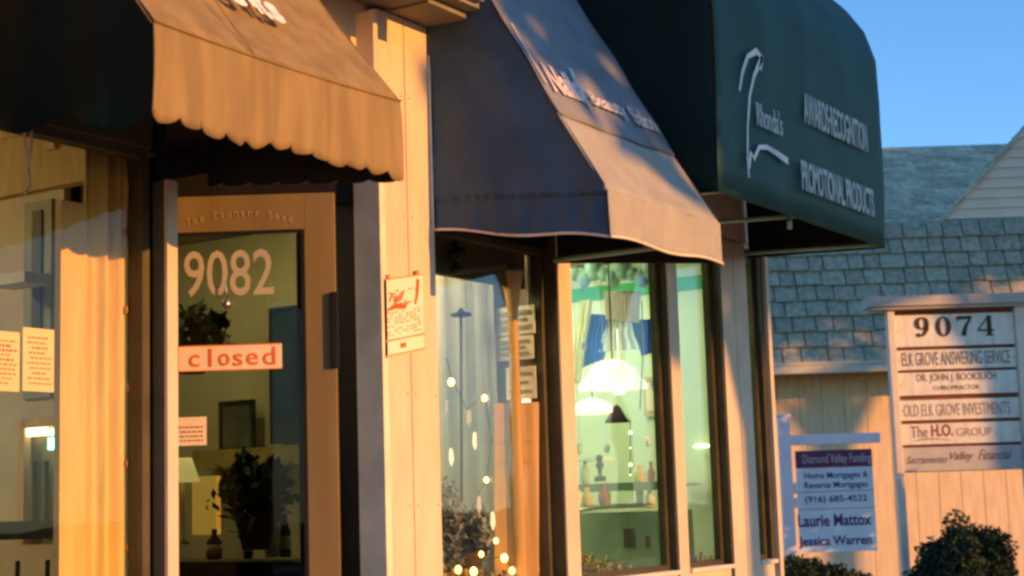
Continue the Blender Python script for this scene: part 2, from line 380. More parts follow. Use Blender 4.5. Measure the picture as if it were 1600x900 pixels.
f = B(); dbox(f, uR2, uL2, zB2, zT2, .024, .028); f.build('card', paper, nc)
ink = mat('brown_ink', (.28, .13, .05), .7)
f = B()
for k, z_ in enumerate((.015, .030, .046, .062)):
    u_ = uR2+.012
    while u_ < uL2-.035: w_ = random.uniform(.006, .02); dbox(f, u_, u_+w_, zB2+z_, zB2+z_+.005, .029, .030); u_ += w_+.005
f.build('printed_lines', ink, nc)

def words(b, x0_, x1_, z0_, z1_, rows_, put):
    st_ = random.getstate(); random.seed(int(x0_*1e4) % 997)
    for k in range(rows_):
        z = z1_-(z1_-z0_)*(k+.5)/rows_; h_ = (z1_-z0_)/rows_*random.choice((.25, .3, .45)); x = x0_+random.uniform(0, .25)*(x1_-x0_)
        end = x1_-random.uniform(0, .3)*(x1_-x0_)
        while x < end:
            w_ = random.uniform(.008, .026)*(x1_-x0_)/.15; put(b, x, min(x+w_, x1_), z-h_/2, z+h_/2); x += w_+.006
    random.setstate(st_)
# poster on the pier -------------------------------------------------
po = thing('poster', 'printed paper poster with red script tacked to the cream pier', 'poster', (4.7, 3.38, 1.95))
za, zb = onY(630, 553, 3.395).z, onY(630, 432, 3.395).z; xa, xb = onY(597, 500, 3.395).x+.01, onY(661, 500, 3.395).x
T = lambda u, v, n=0: Vector((xa+(xb-xa)*u, 3.395-n, za+(zb-za)*v + (u-.5)*.045))
def pb(b, u0, u1, v0, v1, n=0, th=.002): return b.quadbox([T(u0, v0, n), T(u1, v0, n), T(u1, v1, n), T(u0, v1, n)], (0, -th, 0))
f = B(); pb(f, 0, 1, 0, 1, 0, .003); f.build('sheet', mat('poster_paper', (.84, .74, .56), .6, .05), po)
redm = mat('red_poster_ink', (.60, .13, .03), .6); pinkm = mat('brown_red_ink', (.50, .22, .08), .6, .4)
f = B(); pb(f, 0, 1, .20, .222, .004); pb(f, 0, 1, .01, .03, .004); pb(f, 0, 1, .985, 1, .004)
pb(f, .05, .12, 1.0, 1.05, 0, .01); pb(f, .78, .86, 1.0, 1.05, 0, .01); f.build('printed_rules', pinkm, po)
for (s_t, u, v, w_, h_) in (('Fall', .30, .70, .40, .10), ('Fair', .42, .60, .50, .10)):
    text(s_t, 'lettering', redm, po, T(u, v, .005), T(1, 0)-T(0, 0), (0, 0, 1), abs(xb-xa)*w_, (zb-za)*h_, .001, .02, shear=.4)
f = B()
random.seed(3)
for k in range(9):
    for j in range(9):
        if random.random() < .62:
            u = .06+j*.098; v = .27+k*.035
            pb(f, u, u+random.uniform(.03, .08), v, v+.014, .004, .001)
for k in range(5): u = .1+k*.17; pb(f, u, u+.1, .80+.02*(k % 2), .815+.02*(k % 2), .004, .001)
f.build('small_print', pinkm, po)
f = B().ribbon([(0, 0), (.015, .04), (.02, .09)], [.012, .018, .02], T(.78, .62, .004), (T(1, 0)-T(0, 0)).normalized(), (0, 0, 1), (0, -1, 0), .001).build('brush_mark', redm, po)
f = B().ribbon([(0, .0), (.05, .01), (.11, .0)], [.01, .02, .012], T(.08, .60, .004), (T(1, 0)-T(0, 0)).normalized(), (0, 0, 1), (0, -1, 0), .001)
f.build('brush_mark', redm, po)
f = B(); pb(f, .38, .52, .09, .15, .004, .001); f.build('logo_mark', redm, po)

# ------------------------------------------------------------------ awnings
def profile_grid(prof, x0, x1, nx, wr, seg=6, xoff=None):
    pts = []
    for a, b_ in zip(prof, prof[1:]):
        for k in range(seg): t = k/seg; pts.append((a[0]+(b_[0]-a[0])*t, a[1]+(b_[1]-a[1])*t))
    pts.append(prof[-1]); n = len(pts)-1
    def fn(u, v):
        i = v*n; k = min(int(i+1e-6), n); y, z = pts[k]; x = x0+(x1-x0)*u
        dy, dz = wr(x, z, u, v); return (x, y+dy, z+dz)
    return B().grid(fn, nx, n)
# awning one -----------------------------------------------
A1 = thing('awning', 'tan faded canvas awning with scalloped edge above the 9082 door', 'awning', (3.15, 3.4, 2.2), group='shop awnings along the facade')
P1 = [(2.66, 2.455), (2.80, 2.63), (2.95, 2.817), (3.4, 3.37)]
x0, x1 = 2.662, 3.642
def sag(u): return 4*u*(1-u)
profile_grid(P1, x0, x1, 40, lambda x, z, u, v: (.0+.016*sag(u)*math.sin(math.pi*v)+.003*math.sin(9*x+14*z), -.010*sag(u)*math.sin(math.pi*min(1, v*1.3))), 5).build('front_panel', tan, A1, smooth=True, solid=.004, matin=inner)
NS = 12
def hem1(u):
    t = (u*NS) % 1; return 2.236 - .024*(max(0, 1-(2*t-1)**2))**.65*(.8+.3*math.sin(7*u)) + .006*math.sin(5.1*u*math.pi)
def val(u, v):
    x = x0+(x1-x0)*u; z = hem1(u)+(2.457-hem1(u))*v
    return (x, 2.656+(.006*math.sin(x*38)+.005*math.sin(x*91+1)+.005*math.sin(x*17))*(1-v)-.004*math.sin(math.pi*v), z)
B().grid(val, 160, 10).build('valance', tan, A1, smooth=True, solid=.004, matin=inner)
f = B()
for uu in (.35,):
    xx = x0+(x1-x0)*uu; f.tube([(xx, 2.650, 2.455), (xx, 2.785, 2.628), (xx, 2.935, 2.814), (xx, 3.39, 3.375)], .0022, 6)
f.tube([(x0+(x1-x0)*k/16, 2.653-.0, 2.457-.010*sag(k/16)) for k in range(17)], .003, 6)
f.build('seam', tan, A1, smooth=True)
def side(X, prof, hem, nrm_wr, ny=36, nz=26, y0=2.66, y1=3.4):
    def fn(u, v):
        y = y0+(y1-y0)*u; zt_ = interp(prof, y); zb_ = hem(u); z = zb_+(zt_-zb_)*v
        return (X+nrm_wr(u, v, z), y, z)
    return B().grid(fn, ny, nz)
P1s = [(2.655, 2.455)]+P1[1:]
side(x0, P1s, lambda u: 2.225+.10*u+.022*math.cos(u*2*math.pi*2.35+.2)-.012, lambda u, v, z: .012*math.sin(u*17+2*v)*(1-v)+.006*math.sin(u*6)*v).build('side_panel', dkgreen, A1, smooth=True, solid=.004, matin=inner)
def hemfar(u):
    t = (u*6.5) % 1; return 2.232+.085*u-.014*math.sqrt(max(0, 1-(2*t-1)**2))
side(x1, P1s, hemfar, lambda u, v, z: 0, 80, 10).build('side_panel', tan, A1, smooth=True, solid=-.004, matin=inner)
# lettering high on the canvas: only its tail shows
sl = Vector((0, .45, .553)).normalized(); nr = Vector((0, -.553, .45)).normalized()
pA = Vector((2.98, 2.955, 2.835))
lm = mat('awning_lettering', (.92, .86, .74), .6)
def onslope(x, y):
    r = ray(x, y); o_ = Vector((0, 0, H)); t = (Vector((3, 2.80, 2.63))-o_+nr*.012).dot(nr)/r.dot(nr); return o_+r*t
for (xa_, ya2, ss, w_, h_) in ((362, 3, 'G', .07, .13), (395, 10, 'i', .022, .14), (405, 20, 'f', .035, .15), (418, 28, 't', .03, .13), (432, 33, 's', .05, .09)):
    text(ss, 'lettering', lm, A1, onslope(xa_, ya2), (1, 0, 0), sl, w_, h_, .002, .03, align='L')
# awning two -----------------------------------------------
A2 = thing('awning', 'blue grey canvas awning with cream piping and faded white writing', 'awning', (5.3, 3.4, 2.2), group='shop awnings along the facade')
P2 = [(2.648, 2.375), (2.84, 2.685), (3.10, 3.13), (3.4, 3.62)]
x0, x1 = 4.845, 5.765
wr2 = lambda x, z, u, v: (.012*sag(u)*math.sin(math.pi*v)+.0035*math.sin(13*x+9*z)*sag(u), -.012*sag(u)*math.sin(math.pi*v))
profile_grid(P2[:2], x0, x1, 40, wr2, 10).build('front_panel', faded, A2, smooth=True, solid=.004, matin=inner)
profile_grid([(2.828, 2.682), (3.088, 3.132), (3.39, 3.63)], x0, x1, 40, lambda x, z, u, v: (.010*sag(u)*math.sin(math.pi*v)+.0035*math.sin(9*x+19*z), -.009*sag(u)-.006*math.sin(u*20)*(1-v)*.5), 10).build('upper_panel', mat('slate_canvas', (.22, .235, .25), .82, .12, 6, .4, 130), A2, smooth=True, solid=.004, matin=inner)  # darker canvas tone put in for the shade on the upper slope
def val2(u, v):
    x = x0+(x1-x0)*u; zb_ = 2.212+.008*math.sin(3*u*math.pi)+.004*u
    z = zb_+(2.377-zb_)*v; k = 1-abs(2*v-1)
    fold = .010*math.sin(30*(x+.25*z))*math.exp(-((u-.28)/.28)**2)+.006*math.sin(54*x)*(.5+u)
    return (x, 2.650+fold*(1-.6*v)-.004, z)
B().grid(val2, 90, 12).build('valance', faded, A2, smooth=True, solid=.004, matin=inner)
P2s = [(2.64, 2.375)]+P2[1:]
hem2 = lambda u: 2.212+.108*u+.008*math.sin(u*9)
def wr_side2(u, v, z):
    zc = 2.365+.075*u; fold = .006*(math.sin(u*21+9*z+2*math.sin(u*7))+.6*math.sin(u*47+3*z))*math.exp(-((z-2.30)/.09)**2) + .012*math.sin(u*3.1)*min(1, v*2)+.005*math.sin(u*9+z*7+1.5*math.sin(z*6))+.003*math.sin(u*19-z*11)
    return fold + (.012 if z < zc else -.0)
side(x0, P2s, hem2, wr_side2, 60, 70, 2.655).build('side_panel', navy, A2, smooth=True, solid=.004, matin=inner)
side(x1, P2s, lambda u: 2.216+.08*u, lambda u, v, z: 0, 12, 12, 2.655).build('side_panel', navy, A2, smooth=True, solid=-.004, matin=inner)
f = B().tube([(x0+.016+wr_side2(k/20, 0, hem2(k/20))*.4-.01, 2.655+.745*k/20, hem2(k/20)) for k in range(21)], .0055, 6)
f.tube([(x0+(x1-x0)*k/24, 2.641, 2.209+.008*math.sin(3*k/24*math.pi)+.004*k/24) for k in range(25)], .0055, 6)
f.tube([(x0, 3.395, 2.32), (x0, 3.395, 2.6), (x0, 3.395, 3.5)], .005, 6)
f.build('piping', piping, A2, smooth=True)
sl2 = Vector((0, .26, .445)).normalized(); nr2 = Vector((0, -.445, .26)).normalized()
def a2(u, w): return Vector((x0+u, 2.84, 2.685))+sl2*w+nr2*.014
wl = mat('worn_white_lettering', (.62, .58, .56), .7, .2, 20)
text('Nails', 'lettering', wl, A2, a2(.06, .10), (1, 0, 0), sl2, .24, .15, .002, .03, align='L', shear=.2)
text('Beauty', 'lettering', wl, A2, a2(.36, .09), (1, 0, 0), sl2, .28, .10, .002, .02, align='L')
text('Salon', 'lettering', wl, A2, a2(.68, .09), (1, 0, 0), sl2, .20, .10, .002, .02, align='L')
B().ribbon([(.02, .13), (.023, .3), (.035, .43)], [.012, .014, .008], Vector((x0, 2.84, 2.685))+nr2*.014, (1, 0, 0), sl2, nr2, .002).build('lettering', wl, A2)
B().ribbon([(.30, .08), (.31, .2), (.34, .29)], [.012, .03, .02], Vector((x0, 2.84, 2.685))+nr2*.014, (1, 0, 0), sl2, nr2, .002).build('lettering', wl, A2)
f = B().tube([(5.70, 2.70, 2.30), (5.70, 3.38, 2.30)], .012, 8).tube([(4.9, 2.68, 2.33), (5.72, 2.68, 2.33)], .012, 8).build('frame_rod', rodm, A2, smooth=True)
# awning three ---------------------------------------------
A3 = thing('awning', 'tall dark green rounded awning with white award shop lettering', 'awning', (6.8, 3.4, 2.5), group='shop awnings along the facade')
P3 = [(2.655, 2.51), (2.645, 2.9), (2.638, 3.26), (2.648, 3.48), (2.70, 3.645), (2.785, 3.775), (2.88, 3.875), (3.0, 3.96), (3.18, 4.04), (3.4, 4.09)]
x0, x1 = 5.79, 7.755
profile_grid(P3, x0, x1, 40, lambda x, z, u, v: (.010*abs(math.sin((x-5.79)*math.pi/.49))*math.sin(math.pi*v)+.003*math.sin(7*x+9*z), 0), 3).build('front_panel', teal, A3, smooth=True, solid=.004, matin=inner)
P3s = [(2.655, 3.42)]+P3[4:]
for X, sg in ((x0, 1), (x1, -1)):
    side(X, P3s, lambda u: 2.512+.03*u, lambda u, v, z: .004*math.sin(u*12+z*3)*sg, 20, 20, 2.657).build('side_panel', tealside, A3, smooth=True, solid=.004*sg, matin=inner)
f = B()
for X in (5.85, 6.62, 7.70): f.tube([(X, 2.665, 2.525), (X, 3.395, 2.56)], .011, 8)
f.tube([(x0+.02, 2.668, 2.53), (x1-.02, 2.668, 2.53)], .011, 8).tube([(6.62, 2.70, 2.52), (6.62, 2.70, 2.47)], .012, 6)
f.build('frame_rod', rodm, A3, smooth=True)
def a3pt(px_, py_): return onY(px_, py_, 2.632)
yy = 2.632
def a3text(s, pxl, pyl, pxr, pyt, bold=.02):
    a = onY(pxl, pyl, yy); r_ = onY(pxr, pyl, yy); t_ = onY(pxl, pyt, yy)
    text(s, 'lettering', wl3, A3, (a.x, yy, a.z), (1, 0, 0), (0, 0, 1), r_.x-a.x, t_.z-a.z, .002, bold, align='L')
wl3 = mat('grey_white_lettering', (.52, .55, .50), .6, .15, 25)
a3text('AWARDS·RECOGNITION', 1257, 192, 1353, 145)
a3text('PROMOTIONAL PRODUCTS', 1254, 297, 1364, 250)
a3text('Rhonda\'s', 1183, 196, 1222, 158, .01)
logo = [(1155, 142), (1160, 112), (1168, 88), (1182, 80), (1190, 92), (1187, 108)]
sw_ = [(1191, 88), (1178, 118), (1171, 150), (1168, 200), (1168, 250), (1170, 278)]
fl = [(1170, 262), (1173, 238), (1178, 248), (1186, 230), (1198, 230), (1214, 240), (1231, 252)]
f = B()
def lin(pp): 
    o = [onY(*q_, yy) for q_ in pp]; return [(q_.x, q_.z) for q_ in o]
for pp, ww in ((logo, [.01, .018, .022, .03, .035, .03]), (sw_, [.03, .022, .016, .012, .012, .01]), (fl, [.02, .02, .02, .02, .022, .026, .03])):
    P_ = lin(pp)
    f.ribbon(P_, ww, (0, yy, 0), (1, 0, 0), (0, 0, 1), (0, -1, 0), .002)
f.build('logo', mat('logo_white', (.78, .76, .68), .6), A3)

# ------------------------------------------------------------------ things in the windows
def pbox(b, x0, y0, x1_, y1_, X, th=.02):                # box on the plane x = X
    a = onX(x0, y0, X); c = onX(x1_, y1_, X)
    xa_, xb_ = sorted((a.y, c.y)); z0_, z1_ = sorted((a.z, c.z)); return b.box(X, X+th, xa_, xb_, z0_, z1_)
yelm = mat('golden_drape', (.70, .55, .26), .8, .1, 4, .3, 40, stretch=(8, 8, 1))
greym = mat('grey_blue_paint', (.42, .44, .36), .6, .1); pinem = mat('pine_board', (.72, .50, .26), .6, .12, 4, .1, 30, stretch=(6, 6, .6))
darkb = mat('dark_furniture', (.03, .028, .02), .5, .3); whitep = mat('white_paint', (.78, .76, .70), .5, .05)
warm = emit('warm_bulb', (1, .45, .09), 4.5); pinkl = emit('lit_pink_shade', (1, .50, .35), 1.6, (.9, .5, .4)); cyanl = emit('cyan_display', (.15, .85, 1), 3.0)
def drape(name, label, X, pxa, pxb, ztop_, zbot, m_, folds=5, amp=.014, group=None):
    ya, yb = onX(pxb, 500, X).y, onX(pxa, 500, X).y
    def fn(u, v):
        return (X+amp*math.sin(u*folds*2*math.pi+.6*math.sin(3*v))*(.6+.4*(1-v)), ya+(yb-ya)*u, zbot+(ztop_-zbot)*v)
    o = B().grid(fn, 80, 24).build(name, m_, base=(X, (ya+yb)/2, zbot), smooth=True, solid=.004)
    return tag(o, label, 'curtain', group)
ya_, yb_ = onY(138, 500, 3.545).x, onY(218, 500, 3.545).x
o = B().grid(lambda u, v: (ya_+(yb_-ya_)*u, 3.55+.018*math.sin(u*16+.6*math.sin(3*v))+.006*math.sin(u*41), .3+2.09*v), 80, 24).build('curtain', yelm, base=(3.4, 3.55, .3), smooth=True, solid=.004)
tag(o, 'golden yellow drape hanging inside the leftmost window', 'curtain')
a, c = onY(96, 312, 3.55), onY(135, 500, 3.55); o = B().box(a.x, c.x, 3.55, 3.575, .1, a.z); tag(o.build('wooden_board', pinem, base=(3.3, 3.55, .1)), 'sunlit upright pine board beside the golden drape', 'board')
bm_ = thing('shelf_beam', 'yellow wooden beam across the top of the leftmost window', 'beam', (3.5, 3.9, 2.3))
o = B(); pbox(o, -60, 205, 134, 282, 3.56, .05); o.build('beam', yelm, bm_, bevel=.004)
o = B(); pbox(o, 70, 188, 84, 232, 3.545, .02); pbox(o, -20, 188, 60, 205, 3.55, .02); o.build('cleat', pinem, bm_)
cab = thing('interior_door', 'grey blue panelled door behind the pine board inside the leftmost window', 'door', (3.9, 4.4, 0))
o = B(); pbox(o, -90, 300, 96, 980, 3.90, .03); o.build('door_leaf', mat('pale_mauve_paint', (.66, .58, .44), .6, .08), cab)
o = B(); pbox(o, 38, 318, 78, 620, 3.885, .014); o.build('panel', greym, cab)
o = B(); pbox(o, 50, 330, 62, 610, 3.875, .009); o.build('moulding', mat('slate_paint', (.16, .18, .17), .6), cab)
o = B(); pbox(o, -20, 432, 38, 440, 3.70, .12); tag(o.build('glass_shelf', whitep, base=(3.7, 4.2, 1.9)), 'thin white shelf at the left edge of the window', 'shelf')
for (a, b_, c, d_, lab) in ((-22, 515, 30, 612, 'cream paper notice cut by the left edge of the photo'), (36, 511, 84, 613, 'cream paper notice in a red frame taped inside the leftmost window')):
    r_ = thing('window_notice', lab, 'notice', onX((a+c)/2, d_, 3.30), group='notices taped in the leftmost window')
    A_, C_ = onY(a, b_, 3.52), onY(c, d_, 3.52); r_.location = ((A_.x+C_.x)/2, 3.52, C_.z)
    B().box(A_.x, C_.x, 3.52, 3.525, C_.z, A_.z).build('sheet', paper, r_)
    q_ = B()
    words(q_, A_.x+.012, C_.x-.012, C_.z+.015, A_.z-.02, 10, lambda b, x0_, x1_, z0_, z1_: b.box(x0_, x1_, 3.517, 3.5195, z0_, z1_))
    q_.build('printed_lines', ink, r_)
ca = thing('display_cabinet', 'small glazed wooden cabinet holding a glowing cyan display', 'cabinet', onX(75, 830, 3.75))
o = B()
for q_ in ((28, 655, 36, 850), (108, 660, 116, 850), (36, 655, 108, 664)): pbox(o, *q_, 3.75, .03)
o.build('cabinet_frame', pinem, ca)
o = B(); pbox(o, 36, 664, 108, 850, 3.80, .01); o.build('back', mat('cabinet_back', (.28, .22, .12), .7), ca)
o = B(); pbox(o, 40, 668, 68, 680, 3.76, .02); pbox(o, 74, 670, 100, 678, 3.76, .02); o.build('strip_light', emit('soft_white_strip', (1, .9, .6), 1.4), ca)
for q_ in ((75, 684, 86, 702), (88, 684, 98, 697)):
    o = B(); pbox(o, *q_, 3.755, .01); o.build('display', cyanl, ca)
o = B()
for k in range(3): c = onX(55+k*18, 720, 3.76); o.tube([c, c-Vector((0, 0, .22))], .008, 8)
o.build('hanging_rod', darkb, ca)
# dark chair behind the glass, left
def chair(base, rz, label, h=1.0, group=None):
    t = thing('chair', label, 'chair', base, rz, group)
    M_ = Matrix.Translation(base) @ Matrix.Rotation(rz, 4, 'Z')
    for sx in (-.19, .19):
        for sy in (-.19, .19): B().tube([(sx, sy, .0), (sx*.94, sy*.94, .44)], .016, 8).xf(M_).build('leg', darkb, t)
    B().box(-.21, .21, -.21, .21, .44, .48).xf(M_).build('seat', darkb, t, bevel=.01)
    q_ = B(); q_.tube([(-.19, .2, .48), (-.2, .25, h)], .016, 8).tube([(.19, .2, .48), (.2, .25, h)], .016, 8)
    q_.box(-.2, .2, .235, .262, h-.05, h+.01).box(-.2, .2, .215, .24, .62, .68)
    for k in (-.1, 0, .1): q_.tube([(k, .22, .66), (k, .245, h-.12)], .008, 6)
    q_.xf(M_).build('backrest', darkb, t); return t
chair((3.48, 4.05, .0), R(-60), 'black slatted chair low inside the leftmost window', 1.28)
rib = thing('ribbon', 'white ribbon loop hanging from the awning at far left', 'ribbon', onY(43, 300, 3.44))
o = B(); 
for pp in ([(37, 186), (39, 225), (44, 262)], [(50, 186), (49, 225), (45, 262)], [(44, 262), (47, 290), (38, 304)]):
    o.tube([onY(*q_, 3.44) for q_ in pp], .004, 6)
o.build('loop', piping, rib, smooth=True)
# string of lights on a cord, window A
cord = thing('string_lights', 'unlit string light cord running down beside the golden drape', 'string lights', onY(205, 880, 3.53))
cp = [(198, 180), (196, 230), (203, 300), (199, 360), (207, 430), (202, 480), (210, 540), (206, 600), (213, 655), (203, 720), (206, 790), (204, 850), (208, 930)]
o = B().tube([onY(*q_, 3.53) for q_ in cp], .0028, 6); o.build('cord', mat('brown_cord', (.16, .09, .02), .6), cord, smooth=True)
for q_ in cp[1::2]:
    c = onY(*q_, 3.53); B().lathe(c+Vector((-.012, 0, -.008)), [(.001, -.016), (.006, -.008), (.006, .004), (.004, .012)], 8).build('bulb', mat('amber_bulb', (.45, .25, .05), .3), cord, smooth=True)
# behind the door glass
pc = mat('dark_picture', (.03, .035, .025), .95, .4, 12)
def picture(q_, X, label, m_, fm=None):
    t = thing('framed_picture', label, 'picture', onX((q_[0]+q_[2])/2, q_[3], X), group='pictures on the wall behind the door glass')
    a, c = onX(q_[0], q_[1], X), onX(q_[2], q_[3], X); y0_, y1_ = sorted((a.y, c.y)); z0_, z1_ = c.z, a.z
    B().box(X, X+.012, y0_+.015, y1_-.015, z0_+.015, z1_-.015).build('print', m_, t)
    B().box(X-.012, X+.01, y0_, y0_+.014, z0_, z1_).box(X-.012, X+.01, y1_-.014, y1_, z0_, z1_).box(X-.012, X+.01, y0_+.014, y1_-.014, z0_, z0_+.014).box(X-.012, X+.01, y0_+.014, y1_-.014, z1_-.014, z1_).build('frame', fm or darkb, t)
picture((422, 482, 466, 692), 5.70, 'tall dark framed picture at the right of the door glass', pc)
picture((344, 628, 398, 702), 5.69, 'small grey framed picture above the plants behind the door', mat('grey_picture', (.10, .11, .09), .95, .3, 9))
o = B(); pbox(o, 300, 705, 480, 725, 5.6, .12); tag(o.build('wall_shelf', mat('olive_shelf', (.30, .24, .08), .6), base=onX(390, 725, 5.6)), 'olive wooden ledge below the pictures behind the door', 'shelf')
o = B(); pbox(o, 300, 745, 338, 835, 5.45, .03); tag(o.build('lit_panel', emit('amber_glow_panel', (1, .55, .12), .35, (.7, .5, .2)), base=onX(320, 835, 5.45)), 'glowing amber panel behind the door glass', 'lamp')
leafd = island('dark_leaves', (.012, .03, .015), (.05, .085, .04))
def plant(name, base, r_, hgt_, n, label, m_=None, pot=True, cat='plant', group=None):
    t = thing(name, label, cat, base, group=group); base = Vector(base)
    if pot: B().lathe(base, [(.05, 0), (.075, .11), (.08, .12), (.07, .12)], 16).build('pot', mat('dark_clay', (.10, .06, .04), .7), t, smooth=True)
    q_ = B()
    for k in range(n//14):
        a = random.random()*6.28; L = r_*(.5+.6*random.random()); z0_ = base.z+(.1 if pot else 0)
        pts = [base+Vector((0, 0, z0_-base.z)), base+Vector((math.cos(a)*L*.4, math.sin(a)*L*.4, hgt_*.7)), base+Vector((math.cos(a)*L, math.sin(a)*L, hgt_*(.6+.5*random.random())))]
        q_.tube(pts, .003, 5)
    q_.build('stems', mat('green_stem', (.08, .10, .03), .7), t)
    B().leaves(base+Vector((0, 0, hgt_*.7)), (r_, r_, hgt_*.42), n, .03, .2).build('foliage', m_ or leafd, t, recalc='no')
    return t
pb1 = onD(400, 850, 6.0); plant('potted_plant', pb1-Vector((0, 0, .02)), .15, .30, 420, 'bushy dark potted plant behind the lower door glass')
pb2 = onD(300, 560, 6.3); plant('hanging_plant', pb2-Vector((0, 0, .06)), .16, .24, 260, 'dark leafy plant behind the closed sign', pot=True)
tb = thing('counter', 'black counter along the bottom of the door glass', 'counter', onD(370, 960, 5.95))
B().xf(Matrix.Identity(4))
q_ = B(); c0, c1 = onD(250, 878, 6.0), onD(470, 878, 6.0)
q_.quadbox([c0, c1, c1+fh*.35, c0+fh*.35], (0, 0, -.03)); q_.build('top', darkb, tb)
q_ = B(); q_.quadbox([c0+Vector((0, 0, -.03))+fh*.02, c1+Vector((0, 0, -.03))+fh*.02, c1+fh*.33+Vector((0, 0, -.03)), c0+fh*.33+Vector((0, 0, -.03))], (0, 0, -(c0.z-.10))); q_.build('front', darkw, tb)
bot = mat('dark_bottle', (.03, .035, .03), .15, .2); bl = mat('bottle_label', (.65, .55, .35), .6)
labs = ['squat dark jar with knob lid on the counter behind the door', 'slim dark bottle on the counter below the plant', 'tall bottle at the right end of the counter behind the door']
for (bx, r_, hh, lb) in ((335, .030, .11, labs[0]), (388, .018, .13, labs[1]), (446, .022, .16, labs[2])):
    c = onD(bx, 876, 6.08); c.z = c0.z
    t = thing('bottle', lb, 'bottle', c, group='bottles behind the door glass')
    B().lathe(c, [(r_*.9, 0), (r_, .01), (r_, hh*.6), (r_*.35, hh*.8), (r_*.35, hh), (r_*.2, hh+.004)], 16).build('body', bot, t, smooth=True)
    B().lathe(c, [(r_*1.03, hh*.2), (r_*1.03, hh*.5)], 16).build('label', bl, t, smooth=True)
c = onD(428, 830, 6.15); c.z = c0.z
fg = thing('figurine', 'pale jug ornament standing among the plants behind the door', 'ornament', c)
B().lathe(c, [(.03, 0), (.045, .05), (.03, .12), (.018, .16), (.026, .19), (.02, .192)], 18).build('body', whitep, fg, smooth=True)
B().tube([c+Vector((.03, 0, .05)), c+Vector((.06, .0, .10)), c+Vector((.022, 0, .17))], .005, 6).build('handle', whitep, fg, smooth=True)
c = onD(285, 745, 6.0)
lp = thing('table_lamp', 'small cream shaded lamp at the left of the door glass', 'lamp', c-Vector((0, 0, .25)))
B().lathe(c, [(.065, -.02), (.035, .07), (.03, .07)], 18).build('shade', emit('lit_cream_shade', (1, .75, .35), .9, (.8, .7, .5)), lp, smooth=True)
B().lathe(c-Vector((0, 0, .25)), [(.03, 0), (.008, .02), (.008, .24)], 12).build('stand', pinem, lp, smooth=True)

# window B ---------------------------------------------------
wood = mat('orange_pine_furniture', (.62, .38, .16), .6, .1, 4, .1, 30, stretch=(1, 6, .6))
drape('curtain', 'grey sheer curtain hanging inside the window under the blue awning', 5.70, 688, 772, 2.33, .1, mat('grey_sheer', (.36, .38, .36), .8, .08), 3, .005)
o = B().box(4.89, 5.755, 3.56, 3.59, 2.20, 2.355); tag(o.build('blind_box', olive, base=(5.3, 3.57, 2.2)), 'olive blind box across the window top under the blue awning', 'blind')  # dark board standing for the awning reflected in the glass
c = onY(714, 402, 3.545)
cr_ = thing('hanging_ornament', 'black cross shaped ornament hanging at the window top', 'ornament', c)
B().tube([c+Vector((0, 0, -.06)), c+Vector((0, 0, .07))], .012, 8).tube([c+Vector((-.045, 0, .01)), c+Vector((.05, 0, .02))], .014, 8).ball(c+Vector((.03, 0, .03)), .02, 2).ball(c+Vector((0, 0, -.05)), .022, 2).ball(c+Vector((-.02, 0, .0)), .02, 2).build('body', darkb, cr_, smooth=True)
B().tube([c+Vector((0, 0, .07)), (c.x, c.y, 2.36)], .002, 5).build('cord', darkb, cr_)
t0, t1 = onX(720, 492, 5.60), onX(722, 960, 5.60)
st = thing('floor_stand', 'thin dark pole stand with a crossbar top behind the window glass', 'stand', t1)
B().tube([t1, t0], .006, 8).build('pole', bronze, st, smooth=True); B().lathe(t0, [(.045, -.006), (.045, .006), (.02, .012), (.004, .03)], 16).build('top_cap', bronze, st, smooth=True)
B().lathe(t1, [(.09, 0), (.09, .01), (.01, .03)], 18).build('base', bronze, st, smooth=True)
c = onY(806, 640, 3.56)
cl = thing('column', 'orange wooden column with flared capital standing inside the window', 'column', (c.x, 3.56, .06))  # orange reflection in the glass built as a wooden post
cz = onY(800, 424, 3.56).z
B().lathe((c.x, 3.56, .06), [(.05, 0), (.05, .08), (.024, .12), (.021, cz-.06-.22), (.024, cz-.06-.16), (.034, cz-.06-.08), (.052, cz-.06-.01), (.052, cz-.06)], 24).build('shaft', wood, cl, smooth=True)
cb = thing('wooden_cabinet', 'orange pine cabinet with drawers inside the window under the blue awning', 'cabinet', onX(800, 960, 5.62))
def fbx(b, x0_, y0_, x1_, y1_, d, th):
    a, c, e, g_ = onD(x0_, y1_, d), onD(x1_, y1_, d), onD(x1_, y0_, d), onD(x0_, y0_, d); c.z = a.z; g_.z = e.z
    return b.quadbox([a, c, e, g_], fh*th)
dcb = onX(772, 700, 5.60).dot(fh)
o = B(); fbx(o, 772, 628, 842, 960, dcb, .05); o.build('body', wood, cb, bevel=.003)
o = B()
for q_ in ((776, 690, 832, 692), (776, 722, 832, 724)): fbx(o, *q_, dcb-.006, .005)
o.build('drawer_gap', mat('deep_brown_paint', (.12, .06, .02), .6), cb)
for q_, lab in (((774, 482, 836, 520), 'white printed sheet at the top behind the flared column'), ((776, 528, 834, 560), 'middle pale sheet behind the flared column'), ((790, 575, 838, 622), 'lower pale sheet behind the flared column')):
    o = B(); pbox(o, *q_, 5.72, .004); r_ = thing('paper_sheet', lab, 'paper', onX(q_[0], q_[3], 5.72), group='paper sheets behind the column'); o.build('sheet', mat('bright_paper', (.85, .80, .62), .6), r_)
    o = B(); n_ = 4
    for k in range(3): y_ = q_[1]+(q_[3]-q_[1])*(k+.6)/3.4; pbox(o, q_[0]+6, y_, q_[2]-8-6*(k % 2), y_+1.3, 5.715, .003)
    o.build('printed_lines', mat('grey_ink', (.35, .33, .25), .7), r_)
bl_ = [(705, 597), (757, 622), (760, 750), (752, 866), (716, 890), (788, 872), (740, 893), (800, 892), (838, 890), (775, 845)]
